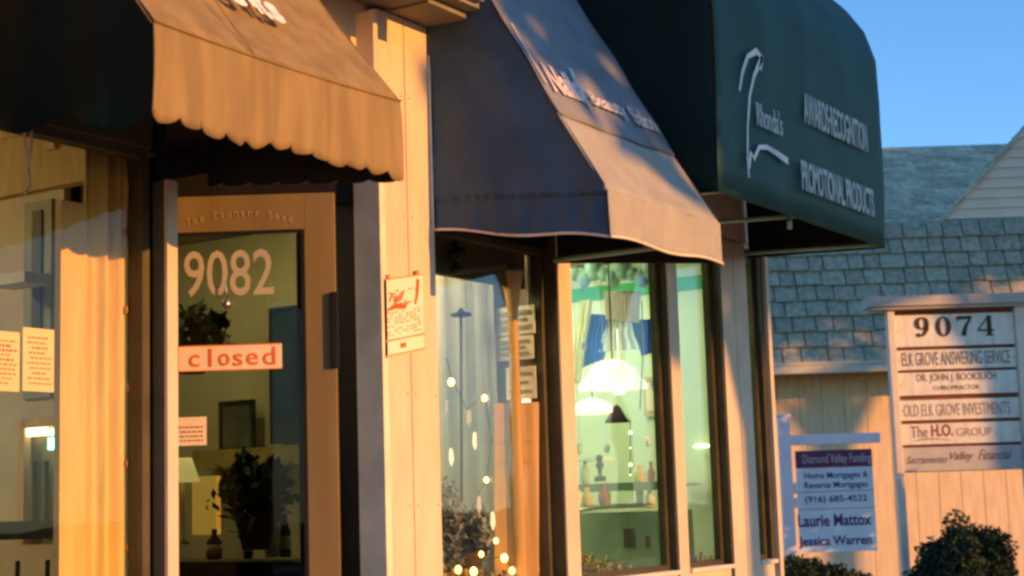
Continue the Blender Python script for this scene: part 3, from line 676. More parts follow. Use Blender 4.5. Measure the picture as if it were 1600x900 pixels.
sl_ = thing('string_lights', 'lit warm string lights looped inside the window under the blue awning', 'string lights', onY(760, 890, 3.57))
o = B().tube([onY(*q_, 3.575) for q_ in [(698, 560), (705, 590), (730, 640), (757, 615), (768, 690), (760, 745), (735, 800), (752, 860), (716, 885), (788, 868), (800, 888), (838, 886)]], .002, 5).build('cord', mat('green_cord', (.03, .06, .02), .6), sl_, smooth=True)
for q_ in bl_:
    c = onY(*q_, 3.565); B().ball(c, .010+.006*((q_[0]*7+q_[1]) % 5)/4, 2, (1, 1, 1.25)).build('bulb', warm, sl_, smooth=True)
c = onY(822, 632, 3.57); tag(B().lathe(c-Vector((0, 0, .03)), [(.02, 0), (.026, .02), (.014, .06), (.01, .062)], 14).build('candle_cup', pinkl, base=c, smooth=True), 'glowing pink candle cup beside the flared column', 'candle')
def garland(pa, pb_, Y, n, label, m_, rad=.05):
    a, c = onY(*pa, Y), onY(*pb_, Y); base = c
    q_ = B()
    for k in range(8): q_.leaves(a+(c-a)*(k/7)+Vector((random.uniform(-.02, .02), 0, 0)), (rad, rad*.5, rad), n//8, .016, .2)
    return tag(q_.build('garland', m_, base=base, recalc='no'), label, 'garland')
silver = island('silver_grey_leaves', (.02, .03, .03), (.30, .33, .32))
garland((700, 770), (712, 880), 3.62, 700, 'dark silvery garland low in the window under the blue awning', silver, .06)
gold_l = island('golden_leaves', (.12, .08, .02), (.55, .42, .14))
garland((905, 885), (985, 905), 3.56, 700, 'golden green dried foliage at the foot of the green tinted window', gold_l, .07)
garland((700, 905), (840, 915), 3.60, 800, 'golden dried garland along the sill under the blue awning', gold_l, .05)
plant('potted_plant', onX(728, 870, 5.5)-Vector((0, 0, .1)), .11, .28, 420, 'silvery leafed potted plant inside the window under the blue awning', silver)

# window C: things in the award shop ---------------------------
blue = mat('royal_blue_satin', (.04, .13, .62), .35, .2, 8); whites = mat('white_satin', (.85, .87, .88), .4, .05); teals = mat('teal_glass', (.38, .60, .54), .3, .3, 12)
pinkf = mat('dusty_pink_fringe', (.55, .45, .42), .8, .25, 60, stretch=(12, 12, .3)); yels = mat('pale_yellow_satin', (.80, .72, .30), .5, .1)
XC = 6.95
bn = thing('banner', 'blue and white satin banner with dusty pink fringe hanging in the green window', 'banner', onX(960, 560, XC))
def cloth(pts, X, m_, name, par, amp=.010, fr=30):           # quad patch with folds
    a, b1, c1_, d1 = [onX(*q_, X) for q_ in pts]
    def fn(u, v):
        p_ = (a*(1-u)+b1*u)*(1-v)+(d1*(1-u)+c1_*u)*v; return p_+Vector((amp*math.sin(u*fr)+amp*.6*math.sin(v*9), 0, 0))
    return B().grid(fn, 30, 14).build(name, m_, par, smooth=True, solid=.003)
cloth([(943, 455), (1000, 455), (998, 505), (946, 500)], XC, pinkf, 'fringe', bn, .004, 60)
cloth([(920, 490), (952, 492), (945, 560), (908, 575)], XC+.02, blue, 'blue_tail', bn)
cloth([(950, 500), (985, 500), (1000, 545), (935, 550)], XC+.01, whites, 'white_centre', bn)
cloth([(985, 500), (1032, 498), (1030, 548), (1002, 556)], XC+.03, blue, 'blue_tail', bn)
cloth([(905, 470), (925, 468), (905, 600), (892, 598)], XC-.02, yels, 'yellow_ribbon', bn, .006, 14)
gc = thing('glass_garland', 'row of teal glass ornaments hanging at the top of the green window', 'ornament', onX(960, 440, 6.9))
q_ = B()
for k in range(9):
    c = onX(898+k*15, 428+8*math.sin(k*2.1), 6.9); q_.ball(c, .030+.008*(k % 3), 2, (1, 1, 1.3)); q_.tube([c, c+Vector((0, 0, .12))], .002, 5)
q_.build('beads', teals, gc, smooth=True)
c = onX(958, 605, 6.85)
l1 = thing('pendant_lamp', 'white tiered dome lamp shade hanging below the blue banner', 'lamp', c)
B().lathe(c, [(.165, -.01), (.17, .0), (.155, .03), (.11, .07), (.125, .075), (.10, .10), (.06, .125), (.02, .135)], 32, .02).build('shade', emit('lit_milk_glass', (1, 1, .85), .55, (.8, .82, .7)), l1, smooth=True)
B().tube([c+Vector((0, 0, .13)), c+Vector((0, 0, .9))], .004, 6).build('cord', darkb, l1)
c = onX(926, 642, 6.75)
l2 = thing('pendant_lamp', 'small lit pink lamp shade hanging low beside the pale post', 'lamp', c)
B().lathe(c, [(.105, -.012), (.105, 0), (.085, .03), (.05, .05), (.012, .06)], 28, .02).build('shade', pinkl, l2, smooth=True)
B().tube([c+Vector((0, 0, .06)), c+Vector((0, 0, .2))], .003, 6).build('cord', darkb, l2)
c = onX(964, 652, 6.78)
tag(B().lathe(c, [(.062, -.025), (.045, .0), (.018, .05), (.004, .06)], 20).build('bell_ornament', mat('dark_plum', (.06, .035, .04), .5), base=c, smooth=True), 'dark plum bell ornament right of the lit pink shade', 'ornament')
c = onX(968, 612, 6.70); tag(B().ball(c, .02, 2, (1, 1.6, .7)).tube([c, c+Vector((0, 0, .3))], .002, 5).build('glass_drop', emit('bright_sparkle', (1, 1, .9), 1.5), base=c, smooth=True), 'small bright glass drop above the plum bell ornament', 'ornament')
cs_ = thing('crystal_string', 'hanging string of small bright crystals right of the plum bell', 'ornament', onX(985, 745, 6.7))
a, c = onX(1004, 560, 6.7), onX(985, 745, 6.7)
B().tube([onX(1003, 470, 6.7), onX(1004, 560, 6.7), onX(1000, 640, 6.7)], .003, 5).tube([onX(985, 655, 6.7), c], .002, 5).build('cord', bronze, cs_)
q_ = B()
for yy_ in (676, 700, 726, 742): q_.ball(onX(985, yy_, 6.7), .009 if yy_ in (676, 726) else .005, 2)
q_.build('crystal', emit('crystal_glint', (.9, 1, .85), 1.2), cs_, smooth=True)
c = onX(938, 752, 7.0)
sf = onX(880, 760, 7.0)
tr = thing('trophy', 'dark trophy figurine standing on the green shelf in the award shop', 'trophy', c-Vector((0, 0, .0)))
B().lathe(c, [(.03, 0), (.03, .02), (.008, .03), (.012, .06), (.022, .08), (.004, .11)], 16).ball(c+Vector((0, 0, .115)), .018, 2).build('figure', mat('dark_bronze_trophy', (.05, .07, .05), .4), tr, smooth=True)
gsh = mat('green_shelf_paint', (.16, .26, .17), .6)
o = B(); pbox(o, 900, 757, 1030, 765, 7.0, .2); tag(o.build('shelf', gsh, base=onX(960, 765, 7.0)), 'green shelf carrying the trophy in the award shop', 'shelf')
cntr = thing('display_counter', 'pale green display counter with a rounded cream top edge', 'counter', onX(960, 960, 7.1))
q_ = B().tube([onX(895, 800, 7.05)+Vector((0, 0, 0)), onX(930, 793, 7.1), onX(980, 790, 7.12), onX(1030, 790, 7.12)], .011, 8); q_.build('top_edge', whitep, cntr, smooth=True)  # car reflection in the glass put in as a cream edge
q_ = B(); pbox(q_, 893, 802, 1040, 960, 7.13, .35); q_.build('body', mat('counter_green', (.34, .42, .30), .6), cntr)
q_ = B(); pbox(q_, 974, 826, 992, 856, 7.12, .01); pbox(q_, 1008, 838, 1016, 856, 7.12, .01); q_.build('drawer_front', mat('brown_drawer', (.14, .12, .07), .6), cntr)
q_ = B(); pbox(q_, 1062, 755, 1090, 759, 7.80, .06); tag(q_.build('shelf', gsh, base=onX(1076, 759, 7.8)), 'short thin green shelf on the pale end wall of the award shop', 'shelf')
c = onX(1097, 697, 7.86)
whl = thing('wall_light', 'glowing oval wall light on the pale green end wall', 'lamp', c)
B().ball(c, .02, 3, (1, 2.6, .55)).build('diffuser', emit('wall_light_glow', (1, .93, .65), 1.8), whl, smooth=True)  # reflected lamp highlight put in as a glowing oval
B().box(c.x+.005, c.x+.019, c.y-.02, c.y+.02, c.z-.008, c.z+.014).build('mount', whitep, whl)
amb = mat('amber_trophies', (.5, .32, .12), .5, .3, 20)
for k in range(6):
    c = onX(1070+k*8, 868, 7.70); c.z -= .10; hh = .10+random.uniform(0, .05)
    t = thing('trophy', 'small amber trophy in the row at the foot of the pale green window', 'trophy', c, group='small trophies at the foot of the window')
    B().lathe(c, [(.014, 0), (.014, .02), (.005, .03), (.006, hh*.6), (.012, hh*.8), (.010, hh)], 12).build('cup', amb, t, smooth=True)
stockm = [mat('white_stock', (.80, .80, .74), .4, .1), mat('gold_stock', (.62, .45, .15), .35, .1), mat('plum_stock', (.25, .10, .12), .5, .2), mat('sea_glass_stock', (.40, .62, .52), .3, .2)]
ki = ['white', 'gold', 'plum', 'sea green']
random.seed(12)
spots = [(905, 790, 6.6), (918, 792, 6.62), (945, 790, 7.0), (1000, 788, 7.1), (1016, 788, 7.1), (1000, 756, 7.1), (1018, 756, 7.12), (915, 756, 7.05)]
names = ['cup', 'vase', 'bottle', 'cup', 'vase', 'cup', 'bottle', 'vase']
where = ['at the left end of the counter edge', 'second from the left end of the counter edge', 'in the middle of the counter', 'near the right end of the counter', 'at the right end of the counter', 'right of the dark trophy on the green shelf', 'at the right end of the green shelf', 'left of the dark trophy on the green shelf']
for k, ((px_, py_, X_), nm, wh) in enumerate(zip(spots, names, where)):
    c = onX(px_, py_, X_); r_ = .018+.006*(k % 3); hh = .07+.02*(k % 4)
    o = B().lathe(c, [(r_*.7, 0), (r_, .01), (r_*1.1, hh*.5), (r_*.4, hh*.75), (r_*.6, hh)], 14).build(nm, stockm[k % 4], base=c, smooth=True)
    tag(o, 'small '+ki[k % 4]+' '+nm+' '+wh, nm, 'small stock in the award shop')
for k, (px_, py_, X_, lb) in enumerate(((912, 540, 6.6, 'clear glass drop highest at the left of the green window'), (1022, 600, 6.9, 'glass drop hanging right of the white dome lamp'), (1012, 690, 6.95, 'glass drop hanging low at the right of the green window'), (905, 700, 6.6, 'glass drop hanging beside the pale post below the pink lamp'), (948, 700, 6.8, 'glass drop hanging below the plum bell'))):
    c = onX(px_, py_, X_); t = thing('glass_drop', lb, 'ornament', c)
    B().ball(c, .016+.004*(k % 2), 2, (1, 1, 1.6)).build('drop', teals if k % 2 else stockm[0], t, smooth=True)
    B().tube([c+Vector((0, 0, .02)), c+Vector((0, 0, 2.5-c.z))], .0015, 5).build('thread', steel, t)
glint = emit('sunlit_prism', (1, .85, .5), .4, (.8, .7, .5))  # glint of the prisms put in as a faint glow
random.seed(21)
for k, (px_, py_, lb) in enumerate(((700, 640, 'tall thin prism beside the pier edge'), (742, 690, 'prism left of the middle string bulb'), (733, 655, 'prism right of the floor stand pole'), (705, 715, 'prism low beside the pier edge'), (748, 790, 'prism above the silvery plant'), (770, 815, 'prism at the foot of the orange cabinet'))):
    c = onX(px_, py_, 5.45); t = thing('glass_prism', 'hanging glass '+lb, 'ornament', c, group='glass prisms under the blue awning')
    B().lathe(c, [(.002, -.035), (.010, -.01), (.008, .03), (.002, .04)], 6).build('prism', glint if k % 2 else whitep, t)
    B().tube([c+Vector((0, 0, .04)), (c.x, c.y, 2.35)], .0012, 5).build('thread', steel, t)
gf = thing('framed_certificate', 'small gold framed certificate on the pale end wall behind the crystal string', 'picture', onX(1012, 660, 7.86))
o = B(); pbox(o, 1004, 590, 1026, 650, 7.865, .012); o.build('frame', stockm[1], gf)
o = B(); pbox(o, 1008, 598, 1022, 642, 7.860, .004); o.build('sheet', paper, gf)
o = B(); pbox(o, 898, 716, 936, 719, 7.0, .15); tag(o.build('shelf', whitep, base=onX(915, 719, 7.0)), 'short white shelf left of the dark trophy', 'shelf')
# ceiling fixtures of the award shop, lit
for k, xx in enumerate((6.5, 7.3)):
    t = thing('ceiling_light', ('nearer' if k == 0 else 'farther')+' lit fluorescent ceiling light inside the award shop', 'ceiling light', (xx, 4.6, 2.56), group='ceiling lights of the award shop')
    B().box(xx-.1, xx+.1, 3.9, 5.3, 2.59, 2.628).build('housing', whitep, t); B().box(xx-.08, xx+.08, 3.92, 5.28, 2.572, 2.589).build('diffuser', emit('fluorescent_diffuser', (1, 1, .74), 11), t)
t = thing('ceiling_light', 'lit warm ceiling light inside the shop behind the door', 'ceiling light', (4.9, 5.0, 2.56), group='ceiling lights of the award shop')
t['group'] = 'ceiling lights of the first shop'  # unseen warm lamps added to brighten the first shop
B().lathe((4.9, 5.0, 2.56), [(.14, 0), (.16, .03), (.16, .06)], 20).build('diffuser', emit('warm_diffuser', (1, .80, .48), 22), t, smooth=True)
for (xx, yy_, lb) in ((2.6, 5.2, 'lit warm ceiling light inside the shop left of the door'), (4.35, 4.75, 'lit warm ceiling light just inside the door'), (5.3, 4.3, 'lit warm ceiling light inside the window under the blue awning')):
    t = thing('ceiling_light', lb, 'ceiling light', (xx, yy_, 2.56), group='ceiling lights of the first shop')
    B().lathe((xx, yy_, 2.56), [(.14, 0), (.16, .03), (.16, .06)], 20).build('diffuser', MAT['warm_diffuser'], t, smooth=True)

# ------------------------------------------------------------------ the far building
FB = thing('neighbouring_building', 'low building with green grey shake mansard roof and tan siding', 'building', onD(1400, 700, 22)*1.0, YAW-R(90))
FB.location.z = 0
def fxf(b): return b.xf(FR)
dW, dE = 22.0, 21.2
zg = loc(1300, 572, dE).z; ztp = loc(1450, 347, 21.9).z
xl, xr = -1.0, 15.0
tansid = mat('tan_t111_siding', (.82, .66, .42), .75, .08, 3, .5, 30, stretch=(5, 5, .8))
q_ = B(); x = xl
while x < xr: q_.box(x+.006, x+.30, dW, dW+.03, -.02, zg+.1); x += .306
q_.box(xl, xr, dW+.012, dW+.2, -.02, zg+.1); fxf(q_).build('siding_wall', tansid, FB)
q_ = B().box(xl, xr, dW+.2, dW+9, -.02, zg+.1).box(xl, xr, dE+.15, dW-.001, zg+.0, zg+.03); fxf(q_).build('soffit', soff, FB)
q_ = B().box(xl, xr, dE-.02, dE+.10, zg-.085, zg+.045).box(xl, xr, dE-.035, dE-.021, zg+.02, zg+.06); fxf(q_).build('gutter', mat('grey_green_gutter', (.56, .56, .44), .5, .08), FB)
shake = island('grey_green_shakes', (.29, .30, .21), (.39, .39, .28), .9, .3)
q_ = B(); rows = 9; hgt_ = ztp-zg-.05; dd = (21.95-dE-.05)
q_.quadbox([(xl, dE+.06, zg+.03), (xr, dE+.06, zg+.03), (xr, 22.0, ztp), (xl, 22.0, ztp)], (0, .04, 0))
for r_ in range(rows):
    x = xl+random.uniform(-.2, 0); za_ = zg+.05+hgt_*r_/rows; zb_ = zg+.05+hgt_*(r_+1.12)/rows
    ya_ = dE+.02+dd*r_/rows; yb_ = dE+.045+dd*(r_+1.12)/rows
    while x < xr:
        w_ = random.uniform(.19, .36); j = random.uniform(-.012, .012); lift = random.uniform(0, .012)
        q_.quadbox([(x+.009, ya_-.028-lift, za_+j), (x+w_-.009, ya_-.028-lift, za_+j), (x+w_-.009, yb_-.012, zb_), (x+.009, yb_-.012, zb_)], (0, .026, .006)); x += w_
fxf(q_).build('mansard_roof', shake, FB)
# upper roof of smaller shingles behind
shing = island('mottled_grey_shingles', (.42, .36, .23), (.70, .60, .40), .95, .35)
zr = loc(1480, 229, 27).z
q_ = B(); rows = 22; y0_, y1_ = 22.1, 27.0; z0_ = ztp-.12
q_.quadbox([(xl, y0_, z0_-.06), (xr, y0_, z0_-.06), (xr, y1_, zr-.05), (xl, y1_, zr-.05)], (0, 0, .03))
for r_ in range(rows):
    x = xl+random.uniform(-.3, 0)
    ta, tb_ = r_/rows, (r_+1.08)/rows
    while x < xr:
        w_ = random.uniform(.12, .34); A_ = (y0_+(y1_-y0_)*ta, z0_+(zr-z0_)*ta); C_ = (y0_+(y1_-y0_)*tb_, z0_+(zr-z0_)*tb_)
        q_.quadbox([(x+.003, A_[0], A_[1]+.012), (x+w_, A_[0], A_[1]+.012), (x+w_, C_[0], C_[1]), (x+.003, C_[0], C_[1])], (0, 0, .012)); x += w_
fxf(q_).build('upper_roof', shing, FB)
# gable with lapped siding
lap = mat('beige_lap_siding', (.82, .70, .50), .7, .06, 3)
gl, ga = loc(1476, 343, 21.98), loc(1602, 205, 21.98); sl_g = (ga.z-gl.z)/(ga.x-gl.x); gxr = 2*(loc(1900, 0, 21.98).x)-gl.x; gax = (gl.x+gxr)/2
q_ = B(); z = gl.z; k = 0
while z < gl.z+sl_g*(gax-gl.x)-.1:
    a = gl.x+(z-gl.z)/sl_g; b_ = gxr-(z-gl.z)/sl_g; z2 = z+.145; a2_ = gl.x+(z2-gl.z)/sl_g; b2 = gxr-(z2-gl.z)/sl_g
    q_.quadbox([(a, 21.945, z), (b_, 21.945, z), (b2, 21.972, z2), (a2_, 21.972, z2)], (0, .03, 0)); z = z2-.004
fxf(q_).build('gable_siding', lap, FB)
q_ = B(); zap = gl.z+sl_g*(gax-gl.x)
sn = math.hypot(1, sl_g); ux, uz = 1/sn, sl_g/sn; Lg = (gax-gl.x)*sn; t_ = -.15
while t_ < Lg:
    for k in range(3):
        y_ = 21.90+k*.24; o_ = Vector((gl.x+ux*t_-uz*.03, 0, gl.z+uz*t_+ux*.03)); e_ = Vector((gl.x+ux*(t_+.2)-uz*.015, 0, gl.z+uz*(t_+.2)+ux*.015))
        q_.quadbox([(o_.x, y_, o_.z), (o_.x, y_+.235, o_.z), (e_.x, y_+.235, e_.z), (e_.x, y_, e_.z)], (uz*.015, 0, -ux*.015))
        q_.quadbox([(2*gax-o_.x, y_, o_.z), (2*gax-o_.x, y_+.235, o_.z), (2*gax-e_.x, y_+.235, e_.z), (2*gax-e_.x, y_, e_.z)], (-uz*.015, 0, -ux*.015))
    t_ += .19
fxf(q_).build('gable_roof', shing, FB)
# ------------------------------------------------------------------ the 9074 directory sign
dS = 16.7
SG = thing('directory_sign', 'tall cream wooden directory sign headed 9074 between two posts', 'sign', onD(1495, 900, dS), YAW-R(90)); SG.location.z = 0
def S(x, y, d=dS): return loc(x, y, d)
sx0, sx1 = S(1391, 600).x, S(1594, 600).x
postm = mat('cream_sign_post', (.74, .66, .50), .6, .08); board = mat('cream_sign_board', (.80, .78, .64), .6, .10, 5, .1, 40, stretch=(4, 4, 1))
ztop_s = S(1490, 478).z
q_ = B().box(sx0, sx0+.075, dS-.06, dS+.08, -.02, ztop_s).xf(FR).build('post', postm, SG, bevel=.006)
q_ = B().box(sx1-.02, sx1+.10, dS-.06, dS+.08, -.02, ztop_s).xf(FR).build('post', postm, SG, bevel=.006)
hd = B().box(S(1352, 475).x, sx1+.5, dS-.16, dS+.16, ztop_s, ztop_s+.105).box(S(1358, 475).x, sx1+.45, dS-.12, dS+.12, ztop_s-.03, ztop_s).xf(FR).build('header_board', mat('grey_cream_header', (.48, .45, .38), .6, .08), SG, bevel=.006)
rows = [(490, 541), (545, 577), (580, 617), (623, 656), (660, 694), (697, 736)]
bx0, bx1 = sx0+.078, sx1-.025
brd = []
for i, (ya_, yb_) in enumerate(rows):
    za_, zb_ = S(1495, ya_).z, S(1495, yb_).z; brd.append((za_, zb_))
    B().box(bx0, bx1, dS-.02, dS+.02, zb_+.006, za_-.004).xf(FR).build('name_board', board if i < 5 else mat('blue_grey_sign_board', (.52, .54, .48), .6, .05), SG, bevel=.004)  # lowest board toned blue grey for the shade lying on it
sc_ = mat('rusty_screw', (.20, .12, .07), .6)
for i, (za_, zb_) in enumerate(brd):
    for xx in (bx0+.025, bx1-.025):
        B().tube([FR @ Vector((xx, dS-.0205, (za_+zb_)/2)), FR @ Vector((xx, dS-.024, (za_+zb_)/2))], .007, 8).build('screw', sc_, SG)
B().box(bx0, bx1, dS+.021, dS+.03, brd[-1][1], ztop_s-.03).xf(FR).build('backing', mat('reddish_backing', (.22, .08, .04), .7), SG)
brn = mat('dark_brown_sign_paint', (.07, .04, .008), .5); brn2 = mat('brown_sign_paint', (.22, .15, .09), .6); redp = mat('rust_sign_paint', (.30, .09, .03), .6)
def stext(s, xa_, xb_, yb_, yt_, m_, bold=.01, shear=0):
    a = S(xa_, yb_); w_ = S(xb_, yb_).x-a.x; h_ = S(xa_, yt_).z-a.z
    org = FR @ Vector((a.x, dS-.021, S((xa_+xb_)/2, yb_).z)); text(s, 'lettering', m_, SG, org, rgt, (0, 0, 1), w_, h_, .003, bold, align='L', shear=shear)
# high-contrast serif numerals drawn as strokes
def ell(cx_, cy_, rx, ry, a0=0, a1=360, n=26): return [(cx_+rx*math.cos(R(a0+(a1-a0)*k/n)), cy_+ry*math.sin(R(a0+(a1-a0)*k/n))) for k in range(n+1)]
def thick(pts, cx_, lo, hi, rx): return [lo+(hi-lo)*min(1, abs(p_[0]-cx_)/rx)**1.6 for p_ in pts]
a = S(1428, 527); b_ = S(1555, 527); hN = S(1490, 494).z-S(1490, 526).z; wN = (b_.x-a.x)/4
base_l = S(1490, 526).z
def num(k, strokes):
    nb = B()
    org = FR @ Vector((a.x+k*wN*1.03, dS-.0225, base_l))
    for pts, ws in strokes: nb.ribbon([(p_[0]*wN, p_[1]*hN) for p_ in pts], [w_*wN for w_ in ws], org, rgt, (0, 0, 1), -fh, .004, .0005*len(strokes))
    nb.build('numeral', brn, SG)
e9 = ell(.40, .68, .24, .27); num(0, [(e9, thick(e9, .40, .07, .24, .24)), ([(.64, .66), (.62, .40), (.48, .14), (.20, .04)], [.22, .22, .14, .07]), (ell(.2, .12, .05, .05), [.1]*27)])
e0 = ell(.42, .5, .27, .45); num(1, [(e0, thick(e0, .42, .07, .24, .27))])
num(2, [([(.08, .90), (.80, .90)], [.16, .16]), ([(.10, .74), (.10, .97)], [.07, .07]), ([(.76, .88), (.50, .5), (.36, .03)], [.09, .16, .25])])
num(3, [([(.62, .0), (.62, .97)], [.22, .22]), ([(.60, .95), (.06, .28)], [.07, .07]), ([(.04, .26), (.86, .26)], [.08, .08]), ([(.42, .02), (.82, .02)], [.06, .06])])
stext('ELK GROVE ANSWERING SERVICE', 1409, 1578, 570, 549, brn2, .0)
stext('DR. JOHN J. BOOKSUCH', 1432, 1556, 598, 583, brn2, .0)
stext('CHIROPRACTOR', 1458, 1530, 609, 602, brn2, .0)
stext('OLD ELK GROVE INVESTMENTS', 1412, 1578, 649, 630, mat('faded_brown_paint', (.40, .30, .20), .6), .0)
stext('The', 1423, 1449, 684, 666, brn2, .0); stext('H.O.', 1455, 1489, 682, 663, redp, .03); stext('GROUP', 1494, 1550, 681, 668, mat('faded_brown_paint', (.40, .30, .20), .6), 0)
stext('Sacramento', 1415, 1480, 724, 712, brn2, 0, .5); stext('Valley', 1484, 1522, 722, 706, brn2, .01, .5); stext('Financial', 1528, 1582, 718, 702, brn2, 0, .5)
q_ = B(); a = S(1428, 690); q_.ribbon([(0, 0), (.08, .02), (.22, .022), (.38, .005)], [.006, .014, .010, .004], FR @ Vector((a.x, dS-.021, a.z)), rgt, (0, 0, 1), -fh, .002).build('flourish', brn2, SG)

# ------------------------------------------------------------------ hanging real estate sign
dR = 13.0
RS = thing('hanging_sign', 'white post sign with purple header and blue mortgage lettering', 'sign', onD(1230, 900, dR), YAW-R(90)); RS.location.z = 0
def Q(x, y): return loc(x, y, dR)
wp = mat('white_vinyl_post', (.86, .84, .88), .4, .04)
q0, q1 = Q(1217, 700).x, Q(1235, 700).x
B().box(q0, q1, dR-.045, dR+.045, -.02, Q(1226, 652).z).box(q0-.008, q1+.008, dR-.053, dR+.053, Q(1226, 652).z, Q(1226, 647).z).xf(FR).build('post', wp, RS, bevel=.005)
B().box(q1+.001, Q(1374, 680).x, dR-.03, dR+.03, Q(1300, 694).z, Q(1300, 678).z).xf(FR).build('arm', wp, RS, bevel=.005)
pan = mat('pale_blue_panel', (.74, .86, .90), .5, .05)
pz1, pz0 = Q(1305, 703).z, Q(1305, 862).z; px0, px1 = Q(1246, 780).x, Q(1366, 780).x
B().box(px0, px1, dR-.008, dR+.008, pz0, pz1).xf(FR).build('panel', pan, RS)
B().box(px0+.0, px1, dR-.0125, dR-.009, Q(1305, 730).z, pz1).xf(FR).build('header_band', mat('purple_header', (.16, .045, .11), .5), RS)
q_ = B(); q_.box(px0, px1, dR-.0105, dR-.009, Q(1305, 768).z, Q(1305, 767).z).box(px0, px1, dR-.0105, dR-.009, Q(1305, 795).z, Q(1305, 794).z)
q_.xf(FR).build('rule', mat('blue_line', (.16, .24, .34), .5), RS)
q_ = B(); q_.box(px0-.03, px0-.004, dR-.01, dR+.0, Q(1305, 770).z, Q(1305, 752).z).box(px0-.03, px0-.004, dR-.01, dR, Q(1305, 792).z, Q(1305, 776).z).xf(FR).build('clip', whitep, RS)
for xx in (1262, 1350): B().tube([FR @ Vector((Q(xx, 700).x, dR, pz1)), FR @ Vector((Q(xx, 700).x, dR, Q(1300, 694).z))], .004, 6).build('hook', steel, RS)
nv = mat('navy_lettering', (.04, .05, .20), .5); pv = mat('violet_lettering', (.09, .035, .16), .5)
def rtext(s, xa_, xb_, yb_, yt_, m_, bold=.01, d=.0105):
    a = Q(xa_, yb_); w_ = Q(xb_, yb_).x-a.x; h_ = Q(xa_, yt_).z-a.z
    text(s, 'lettering', m_, RS, FR @ Vector((a.x, dR-d, Q((xa_+xb_)/2, yb_).z)), rgt, (0, 0, 1), w_, h_, .002, bold, align='L')
rtext('Diamond Valley Funding', 1254, 1361, 727, 709, mat('pale_lilac_lettering', (.62, .60, .62), .5), .0, .0135)
rtext('Home Mortgages &', 1257, 1356, 750, 737, nv); rtext('Reverse Mortgages', 1257, 1356, 765, 752, nv)
rtext('(916) 685-4522', 1258, 1355, 787, 774, nv); rtext('Laurie Mattox', 1247, 1362, 822, 803, pv, .02); rtext('Jessica Warren', 1248, 1362, 856, 837, pv, .02)

# ------------------------------------------------------------------ planting
hedge = island('dark_evergreen_leaves', (.012, .028, .014), (.045, .075, .035))
def bush(cpt, rad, n, size, label, name='bush', cat='bush', m_=hedge):
    base = Vector((cpt.x, cpt.y, -.02)); t = thing(name, label, cat, base)
    q_ = B()
    q_.leaves(cpt, rad, n, size, .35)
    for k in range(26):
        d = Vector((random.gauss(0, 1), random.gauss(0, 1), abs(random.gauss(0, .9)))).normalized()
        q_.leaves(cpt+Vector((d.x*rad[0]*.86, d.y*rad[1]*.86, d.z*rad[2]*.86)), (rad[0]*.3,)*3, n//34, size, .1)
    q_.build('crown', m_, t, recalc='no')
    q_ = B()
    for k in range(7): q_.tube([base+Vector((random.uniform(-.05, .05), random.uniform(-.05, .05), 0)), base+Vector((random.uniform(-.3, .3), random.uniform(-.3, .3), cpt.z*.9))], .02, 6)
    q_.build('trunk', mat('bark', (.09, .065, .045), .9, .3, 8, .6), t); return t
dB = 15.6
cB = onD(1514, 898, dB); bush(cB, (.43, .43, .47), 11000, .028, 'rounded dark evergreen bush in front of the directory sign')
cB2 = onD(1466, 905, dB+.2); 
bush(onD(1452, 935, dB-.1), (.18, .22, .38), 3200, .026, 'narrow dark bush left of the rounded bush')
for (xx, yy_, r_, lb) in ((1248, 905, .20, 'low dark bush at the foot of the white sign post'), (1288, 915, .20, 'low dark bush under the middle of the hanging sign'), (1335, 925, .17, 'low dark bush right of the hanging sign')):
    bush(onD(xx, yy_, 12.5), (r_, r_, r_*.8), 2200, .022, lb, m_=hedge)
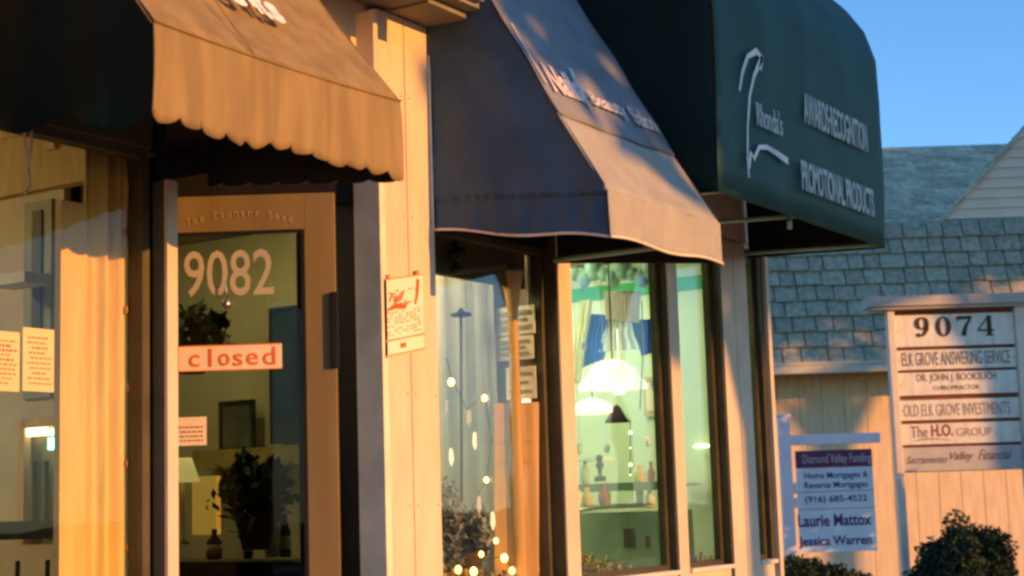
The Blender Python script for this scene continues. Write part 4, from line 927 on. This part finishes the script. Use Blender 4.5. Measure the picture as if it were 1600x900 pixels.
# street trees across the road: their crowns shade the upper awnings and roofs
barkm = mat('bark', (.09, .065, .045), .9)
treeleaf = island('tree_leaves', (.03, .06, .02), (.09, .13, .045))
lm_ = B().leaves((0, 0, 0), (2.6, 2.0, 2.1), 5200, .17, .15)
def tree(x, y, z, s, label, first=None, nl=13000, ls=.22):
    t = thing('street_tree', label, 'tree', (x, y, -.02), group='street trees across the road')
    if first is None:
        q_ = B().leaves((x, y, z), (2.6*s, 1.8*s, 2.2*s), nl, ls, .1)
        for k in range(14):
            a = random.random()*6.28; q_.leaves((x+2.2*s*math.cos(a), y+1.4*s*math.sin(a), z+random.uniform(-1.3, 1.4)), (.9, .9, .7), nl//20, ls*.9, .1)
        cr__ = q_.build('crown', treeleaf, t, recalc='no')
        q_ = B().tube([(x, y, -.02), (x+.08, y, 2), (x, y+.1, z)], .2, 10, .08)
        for k in range(6): a = k*1.05; q_.tube([(x+.04, y+.05, z*.55), (x+1.4*math.cos(a), y+1.1*math.sin(a), z+.5)], .07, 7, .02)
        return t, cr__, q_.build('trunk', barkm, t)
    for src in first[1:]:
        c = src.copy(); coll().objects.link(c); c.parent = t
    return t
tree(8.0, -9.2, 6.8, 1.0, 'leafy street tree across the road nearest the camera')
tree_tall = tree(13.0, -9.4, 8.6, 1.0, 'second leafy street tree across the road from the camera', None, 9500, .21)
for i, (x, y) in enumerate(((17.2, -9.1), (21.4, -9.5), (25.6, -9.2), (30, -9.4))):
    tree(x, y, 8.25, 1, ['third', 'fourth', 'fifth', 'sixth'][i]+' leafy street tree across the road from the camera', tree_tall)

for (x, y, z, r_, lb) in ((12.75, 1.75, 2.05, .95, 'young dense tree at the kerb beyond the hanging sign'), (16.3, 1.9, 1.35, .75, 'low dense young tree at the kerb beyond the directory sign')):
    t = thing('young_tree', lb, 'tree', (x, y, 0)); q_ = B()  # out of frame, added to shade the signs and bush
    q_.leaves((x, y, z), (r_, r_*.7, r_*.85), 4300, .08, .1); q_.build('crown', treeleaf, t, recalc='no')
    B().tube([(x, y, 0), (x+.02, y, z)], .05, 8, .03).build('trunk', barkm, t)
